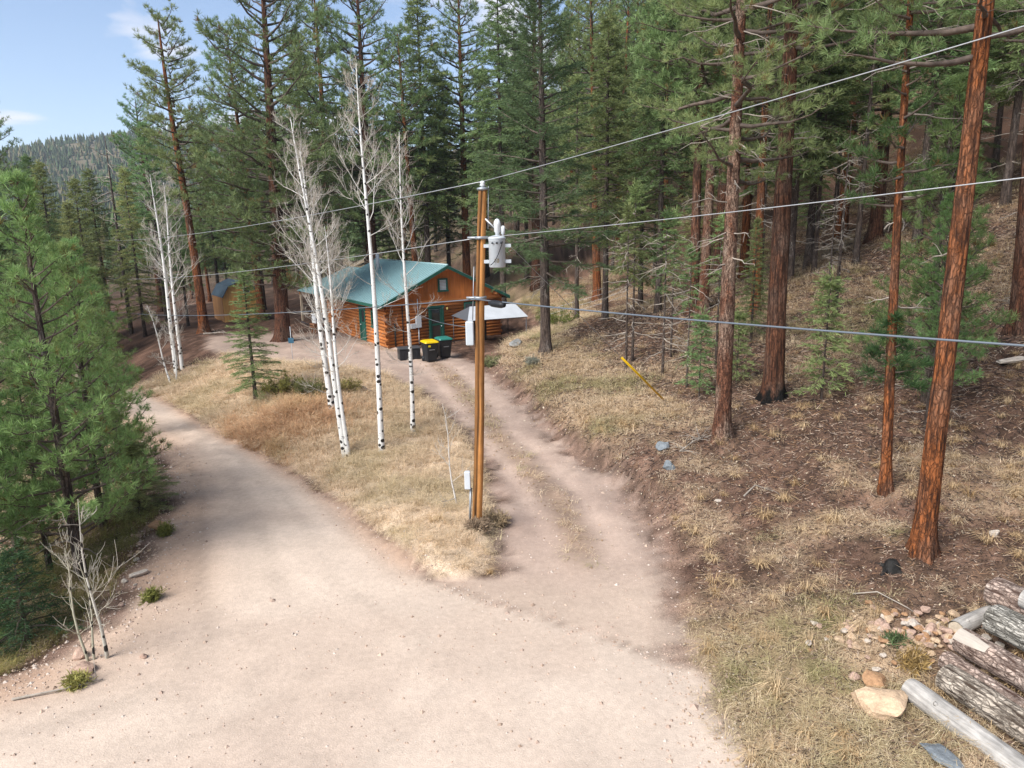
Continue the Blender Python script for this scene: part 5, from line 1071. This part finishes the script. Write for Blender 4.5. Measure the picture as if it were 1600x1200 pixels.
# shed
sh = empty('garden_shed', (-21.2, 52.4, .25), rad(35), 'small orange board shed with a dark gambrel roof', 'shed')
sw, sl_, hw = 2.6, 3.0, 1.95; shm = mat('shed_boards', (.60, .33, .11), .7, noise=[(2, 3, .75, 1.15, (6, 6, .5))]); srm = mat('shed_roof', (.055, .085, .115), .6, noise=(3, 3, .8, 1.2, U3)); shd = mat('shed_side_boards', (.34, .17, .07), .75, noise=[(2, 3, .75, 1.15, (6, 6, .5))])
core = MB(); box(core, .03, sw-.03, .03, sl_-.03, 0, hw); core.build('wall', darkm, sh)
G5 = [(0, hw), (.45, hw+.75), (sw/2, hw+1.1), (sw-.45, hw+.75), (sw, hw)]
gz = lambda x: float(np.interp(x, [p[0] for p in G5], [p[1] for p in G5]))
for i in range(13):
    a, b = i*sw/13, (i+1)*sw/13; mb = MB(); v = [(a+.004, -.03, 0), (b-.004, -.03, 0), (b-.004, -.03, gz(b-.004)-.02), (a+.004, -.03, gz(a+.004)-.02)]; v += [(p[0], .03, p[2]) for p in v]
    mb.add(v, [(0, 1, 2, 3), (7, 6, 5, 4), (0, 4, 5, 1), (1, 5, 6, 2), (2, 6, 7, 3), (3, 7, 4, 0)]); mb.build('board', shm, sh, smooth=False)
for i in range(14): bbox('board', (-.03, .03, i*sl_/14+.005, (i+1)*sl_/14-.005, 0, hw-.02), shd, sh, .006)
for a, b in zip(G5[:-1], G5[1:]):
    mb = MB(); d = np.array([b[0]-a[0], b[1]-a[1]]); nn = np.array([-d[1], d[0]])/np.linalg.norm(d)*.05; e_ = d/np.linalg.norm(d)*.03; v = []
    for yy in (-.2, sl_+.2): v += [(a[0]-e_[0], yy, a[1]-e_[1]), (b[0]+e_[0], yy, b[1]+e_[1]), (b[0]+e_[0]+nn[0], yy, b[1]+e_[1]+nn[1]), (a[0]-e_[0]+nn[0], yy, a[1]-e_[1]+nn[1])]
    mb.add(v, [(3, 2, 1, 0), (4, 5, 6, 7), (0, 1, 5, 4), (1, 2, 6, 5), (2, 3, 7, 6), (3, 0, 4, 7)]); mb.build('roof', srm, sh, smooth=False)
mb = MB(); mb.add([(p[0], sl_-.02, p[1]) for p in G5]+[(0, sl_-.02, 0), (sw, sl_-.02, 0)], [(6, 5, 0, 1, 2, 3, 4)]); mb.build('back_wall', shm, sh, smooth=False)
sd_ = empty('door'); sd_.parent = sh; bbox('door_leaf', (.75, 1.75, -.075, -.033, .08, 1.85), mat('shed_door', (.56, .29, .11), .7, noise=[(2, 3, .8, 1.1, (6, 6, .5))]), sd_); bbox('hinge', (.7, 1.0, -.085, -.076, 1.5, 1.56), darkm, sd_, .002); bbox('hinge', (.7, 1.0, -.085, -.076, .4, .46), darkm, sd_, .002)
swd = empty('window'); swd.parent = sh; bbox('frame', (1.5, 2.0, -.06, -.033, 2.2, 2.6), louvm, swd, .01); bbox('pane', (1.54, 1.96, -.068, -.061, 2.24, 2.56), glassm, swd, .004)
br = empty('barrel', (-22.9, 52.6, H(-22.9, 52.6)), 0, 'dark blue plastic barrel at the left of the shed', 'barrel'); mb = MB(); lathe(mb, [(.26, 0), (.29, .05), (.29, .28), (.305, .3), (.29, .32), (.29, .56), (.305, .58), (.29, .6), (.29, .84), (.25, .9)], 16); mb.build('drum', mat('barrel_blue', (.015, .03, .07), .5), br); mb = MB(); lathe(mb, [(.24, .9), (.245, .93), (.2, .935)], 16); mb.build('lid', blackp, br)
# cart with boxes by the porch
ct = empty('garden_cart', (-12.5, 46.3, H(-12.5, 46.3)), rad(40), 'wooden garden cart carrying a white and blue box near the porch', 'cart')
woodm = mat('cart_wood', (.26, .12, .06), .8, noise=(3, 3, .8, 1.2, U3)); bbox('bed', (-.6, .6, -.35, .35, .38, .62), woodm, ct)
for s_ in (-1, 1):
    mb = MB(); tube(mb, [(.3, s_*.37, .27), (.3, s_*.44, .27)], .27, 16); wq = mb.build('wheel', blackp, ct); mb = MB(); tube(mb, [(.3, s_*.445, .27), (.3, s_*.455, .27)], .12, 10); mb.build('hub', louvm, wq)
mb = MB(); tube(mb, [(-.55, -.25, .45), (-1.2, -.2, .8)], .025, 6); tube(mb, [(-.55, .25, .45), (-1.2, .2, .8)], .025, 6); tube(mb, [(-1.2, -.2, .8), (-1.2, .2, .8)], .025, 6); mb.build('handle', postm, ct); bbox('leg', (-.5, -.44, -.3, -.24, 0, .38), woodm, ct); bbox('leg', (-.5, -.44, .24, .3, 0, .38), woodm, ct)
wb = empty('cooler_box', (-12.5, 46.3, H(-12.5, 46.3)+.625), rad(40), 'white and blue cooler box standing on the garden cart', 'box'); bbox('body', (-.45, .45, -.28, .28, 0, .5), louvm, wb, .04); bbox('stripe', (-.4, .4, -.292, -.281, .18, .34), mat('blue_stripe', (.05, .10, .22), .5), wb, .004); bbox('lid', (-.47, .47, -.3, .3, .503, .62), louvm, wb, .04)
stk = empty('marker_stake', (-11.21, 35.78, H(-11.21, 35.78)), 0, 'thin grey stake with a small blue panel beside the drive', 'stake'); mb = MB(); tube(mb, [(0, 0, -.2), (.0, 0, 1.9)], .014, 6); mb.build('rod', meterm, stk); bbox('panel', (-.14, .14, -.025, -.015, 1.05, 1.32), mat('blue_panel', (.03, .10, .16), .5), stk, .004)
# wire fence posts on the slope behind the canopy
fn = empty('wire_fence', (4.2, 45.5, H(4.2, 45.5)), 0, 'thin wire fence with dark posts crossing the slope behind the canopy', 'fence'); pts_ = [(x, 45.5+.25*(x-4.2)) for x in (1.8, 4.0, 6.2, 8.4)]; f0 = Vector(fn.location)
for x, y in pts_: mb = MB(); z = H(x, y)-f0.z; tube(mb, [(x-f0.x, y-f0.y, z-.2), (x-f0.x, y-f0.y, z+1.25)], .035, 6); mb.build('post', MT['limb'], fn)
for hh in (.55, .85, 1.15): mb = MB(); tube(mb, [(x-f0.x, y-f0.y, H(x, y)-f0.z+hh) for x, y in pts_], .008, 4); mb.build('wire', meterm, fn)

# ------------------------------------------------------------------ utility poles, transformer, wires
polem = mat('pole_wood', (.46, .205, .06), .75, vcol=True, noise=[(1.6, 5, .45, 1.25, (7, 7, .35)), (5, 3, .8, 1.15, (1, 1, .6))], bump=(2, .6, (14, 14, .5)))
greym = mat('transformer_grey', (.47, .51, .54), .45, spec=.4, noise=(3, 2, .92, 1.05, U3)); porc = mat('porcelain', (.62, .64, .66), .25, spec=.6); steel = mat('galvanised', (.30, .32, .34), .5, metal=.6)
blk = mat('black_rubber', (.014, .015, .018), .5)
PX, PY = -.90, 15.77; PZ = H(PX, PY); PLX = .045
def pole(x, y, label, h=7.72, lean=PLX, full=True):
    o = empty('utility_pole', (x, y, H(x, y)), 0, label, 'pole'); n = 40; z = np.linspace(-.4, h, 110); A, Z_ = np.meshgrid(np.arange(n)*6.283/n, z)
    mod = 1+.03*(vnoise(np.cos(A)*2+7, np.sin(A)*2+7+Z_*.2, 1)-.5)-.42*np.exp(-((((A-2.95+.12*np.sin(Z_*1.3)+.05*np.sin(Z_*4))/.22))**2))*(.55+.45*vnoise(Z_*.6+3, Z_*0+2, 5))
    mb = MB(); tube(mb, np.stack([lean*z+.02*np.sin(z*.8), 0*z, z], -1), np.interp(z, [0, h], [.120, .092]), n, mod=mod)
    gk = np.exp(-((A-2.95+.12*np.sin(Z_*1.3)+.05*np.sin(Z_*4))/.26)**2)*(.55+.45*vnoise(Z_*.6+3, Z_*0+2, 5)); wk = sstep(.8, 1.3, A)*(1-sstep(2.8, 2.95, A))*.55  # vertex colour: weathered split, painted darker for the shade in its depth
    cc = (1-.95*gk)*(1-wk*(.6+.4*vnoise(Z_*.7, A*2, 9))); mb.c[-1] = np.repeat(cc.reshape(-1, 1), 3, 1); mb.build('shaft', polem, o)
    return o
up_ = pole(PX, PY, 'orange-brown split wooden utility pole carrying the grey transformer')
def pp(z, dx_=0, dy_=0): return (PLX*z+.02*math.sin(z*.8)+dx_, dy_, z)
tx = pp(7.72)
mb = MB(); lathe(mb, [(.06, 0), (.13, .03), (.13, .06), (.05, .09)], 10, cen=(tx[0], 0, 7.70)); mb.build('pole_cap', steel, up_)
mb = MB(); lathe(mb, [(.03, 0), (.035, .03), (.07, .05), (.04, .08), (.065, .10), (.03, .14)], 10, cen=(tx[0], 0, 7.77)); mb.build('insulator', porc, up_)
mb = MB(); tube(mb, [pp(7.8, .12), pp(7.2, .135), pp(6.9, .14)], .012, 5); mb.build('lead_wire', steel, up_); mb = MB(); tube(mb, [pp(6.1, -.145), pp(4.92, -.16)], .012, 5); mb.build('lead_wire', steel, up_)
for z in (6.72, 5.42): mb = MB(); lathe(mb, [(.14, -.03), (.15, -.02), (.15, .02), (.14, .03)], 14, cen=(pp(z)[0], 0, z)); tube(mb, [pp(z, -.30, -.02), pp(z, .12, -.02)], .03, 6); mb.build('bracket', steel, up_)
jb = bbox('junction_box', (pp(4.6)[0]-.31, pp(4.6)[0]-.13, -.11, .05, 4.36, 4.90), greym, up_, .02)
mb = MB(); tube(mb, [pp(.95, -.17), pp(.0, -.165)], .03, 8); mb.build('conduit', steel, up_)
bbox('service_box', (-.19+.02, -.19+.17-.0, -.22, -.12, .95, 1.38), meterm, up_, .015) if False else bbox('service_box', (-.25, -.11, -.12, .02, .95, 1.38), meterm, up_, .015)
# transformer
TXX, TZ = PX+pp(6.1)[0]+.37, PZ+6.08
tf = empty('transformer', (TXX, PY-.05, TZ), 0, 'grey cylindrical transformer can with white bushing on the utility pole', 'transformer')
mb = MB(); lathe(mb, [(.20, 0), (.225, .02), (.225, .72), (.235, .73), (.235, .76)], 22); mb.build('tank', greym, tf)
mb = MB(); lathe(mb, [(.245, .762), (.25, .79), (.20, .83), (.05, .86)], 22); mb.build('lid', greym, tf)
mb = MB(); lathe(mb, [(.06, .855), (.06, .93), (.09, .96), (.09, 1.12), (.10, 1.14), (.085, 1.22), (.05, 1.28), (.0, 1.30)], 14, cen=(.02, 0, 0)); mb.build('bushing', porc, tf)
mb = MB(); lathe(mb, [(.03, .83), (.03, .88), (.06, .90), (.06, 1.08), (.03, 1.11)], 10, cen=(.17, .02, 0)); mb.build('arrester', porc, tf)
mb = MB(); tube(mb, [(-.06, 0, 1.06), (-.30, 0, 1.30)], .022, 6); mb.build('fuse_arm', porc, tf)
for zz in (.16, .58):
    mb = MB(); box(mb, -.36, -.22, -.05, .05, zz-.045, zz+.045); mb.build('mounting_lug', greym, tf, smooth=False); mb = MB(); box(mb, .22, .38, -.05, .05, zz-.045, zz+.045); mb.build('mounting_lug', greym, tf, smooth=False)
mb = MB(); t = np.linspace(0, 1, 9); tube(mb, np.stack([.16-.34*t, -.235-.05*np.sin(t*3.1), .70-.62*t-.12*np.sin(t*3.1)], -1), .012, 5); mb.build('lead_cable', blk, tf)
for i, xx in enumerate((-.12, 0., .12)): mb = MB(); lathe(mb, [(.025, -.02), (.03, 0), (.02, .02)], 8, cen=(xx, -.235, .66)); mb.build('terminal', blk, tf)
tcu = bpy.data.curves.new('number', 'FONT'); tcu.body = '10'; tcu.size = .15; tcu.extrude = .002; tcu.align_x = 'CENTER'; tcu.materials.append(mat('stencil_brown', (.20, .15, .06), .6)); tno0 = link('number_text', tcu); tme = bpy.data.meshes.new_from_object(tno0); bpy.data.objects.remove(tno0); tno = link('number', tme, tf); tno.location = (-.02, -.236, .14); tno.rotation_euler = (rad(90), 0, 0)
tf.scale = (.80, .80, .80)
# far poles that carry the other ends of the line
LX, LY = -30.9, 54.6; NX, NY = 17.6, -7.5; ZL = (6.4, 3.6, 1.1)
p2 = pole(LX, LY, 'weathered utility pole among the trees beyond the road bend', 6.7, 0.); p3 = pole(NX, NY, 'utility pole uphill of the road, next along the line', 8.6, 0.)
alum = mat('bare_aluminium', (.36, .37, .38), .45, metal=.4); cab_m = mat('cable_sheath', (.10, .12, .145), .5, spec=.4)
def wire(name, label, a, b, sag, r, m, cat='wire', n=40):
    a = np.array(a); b = np.array(b); o = empty(name, tuple(a), 0, label, cat); t = np.linspace(0, 1, n)[:, None]; p = (b-a)*t; p[:, 2] -= (4*sag*t*(1-t))[:, 0]; mb = MB(); tube(mb, p, r, 6); mb.build('strand', m, o); return o
def PW(z, dx_=0, dy_=0): q = pp(z, dx_, dy_); return (PX+q[0], PY+q[1], PZ+q[2])
def thru(a, q, ext):            # point reached by going on from a through q by a factor
    a = np.array(a); q = np.array(q); return tuple(a+(q-a)*ext)
TOPR, SECR, LOWR = (5.39, 8, 9.10), (5.61, 8, 7.58), (5.87, 8, 5.73)
a = PW(7.90); q = np.array(TOPR); b = thru(a, q+[0, 0, .27], 3); wire('power_line', 'topmost bare wire running uphill from the pole top', a, b, .3, .0075, alum); wire('power_line', 'topmost bare wire running down the valley from the pole top', a, (LX, LY, ZL[0]), .35, .010, alum)
a = PW(6.72, -.05, -.12); q = np.array(SECR); b = thru(a, q+[0, 0, .27], 3); wire('power_line', 'middle bare wire passing behind the transformer and uphill', a, b, .3, .0075, alum); wire('power_line', 'middle bare wire running down the valley from the pole', a, (LX, LY, ZL[1]), .35, .010, alum)
a = PW(5.40, -.1, -.15); q = np.array(LOWR); b = thru(a, q+[0, 0, .30], 3); lo = wire('telephone_cable', 'thick dark lower cable running uphill from the pole', a, b, .34, .0155, cab_m, 'cable'); wire('telephone_cable', 'thick dark lower cable running down the valley from the pole', a, (LX, LY, ZL[2]), .35, .014, cab_m, 'cable')
dv = nrm(np.array(b)-np.array(a)); e0 = dv*.50-np.array([0, 0, .07]); e1 = dv*.98-np.array([0, 0, .10]); mb = MB(); tt = np.linspace(0, 1, 6)[:, None]; tube(mb, e0+(e1-e0)*tt, [.05, .075, .078, .078, .075, .05], 12); mb.build('splice_case', blk, lo)
# service drop to the meter and a second thin line
ca, sa = math.cos(HA), math.sin(HA)
def HW(x, y, z): return (HX+x*ca-y*sa, HY+x*sa+y*ca, HZ+z)
wire('service_drop', 'thin cable from the pole to the cabin meter', PW(4.75, -.15, 0), HW(1.93, -.12, 1.85), .12, .012, cab_m, 'cable'); wire('service_drop', 'loose cable drooping from the cabin gable to the door head', HW(1.4, -.15, 2.75), HW(3.6, -.15, 2.1), .35, .012, cab_m, 'cable')
# down-guy with its yellow guard
ga = PW(7.05, .1, 0); gb = (5.16, 23.14, H(5.16, 23.14)-.1); gw = wire('guy_wire', 'slanting steel guy wire with a bright yellow guard at its lower end', ga, gb, 0., .007, steel, 'guy wire')
dv = np.array(gb)-np.array(ga); L_ = np.linalg.norm(dv); dv = dv/L_; mb = MB(); s0 = L_-3.7; tube(mb, [dv*s0, dv*(L_-.25)], .034, 8); mb.build('guard', mat('yellow_guard', (.68, .42, .01), .45), gw)

# ------------------------------------------------------------------ thin valley haze
zmin = float(Z.min())-3; zmax = float(Z.max())+30
mb = MB(); box(mb, -2800, 2800, -600, 2900, zmin, max(zmax, 240)); hz_o = mb.build('haze', [], smooth=False); tag(hz_o, 'thin bluish haze over the valley', 'haze', kind='stuff')
hm = bpy.data.materials.new('haze_air'); hm.use_nodes = True; hn = hm.node_tree.nodes; hl = hm.node_tree.links
hn.remove(hn['Principled BSDF']); pv = hn.new('ShaderNodeVolumePrincipled'); pv.inputs['Color'].default_value = (.80, .88, 1, 1); pv.inputs['Density'].default_value = .00026; pv.inputs['Anisotropy'].default_value = .2
hl.new(pv.outputs[0], hn['Material Output'].inputs['Volume']); hz_o.data.materials.append(hm)
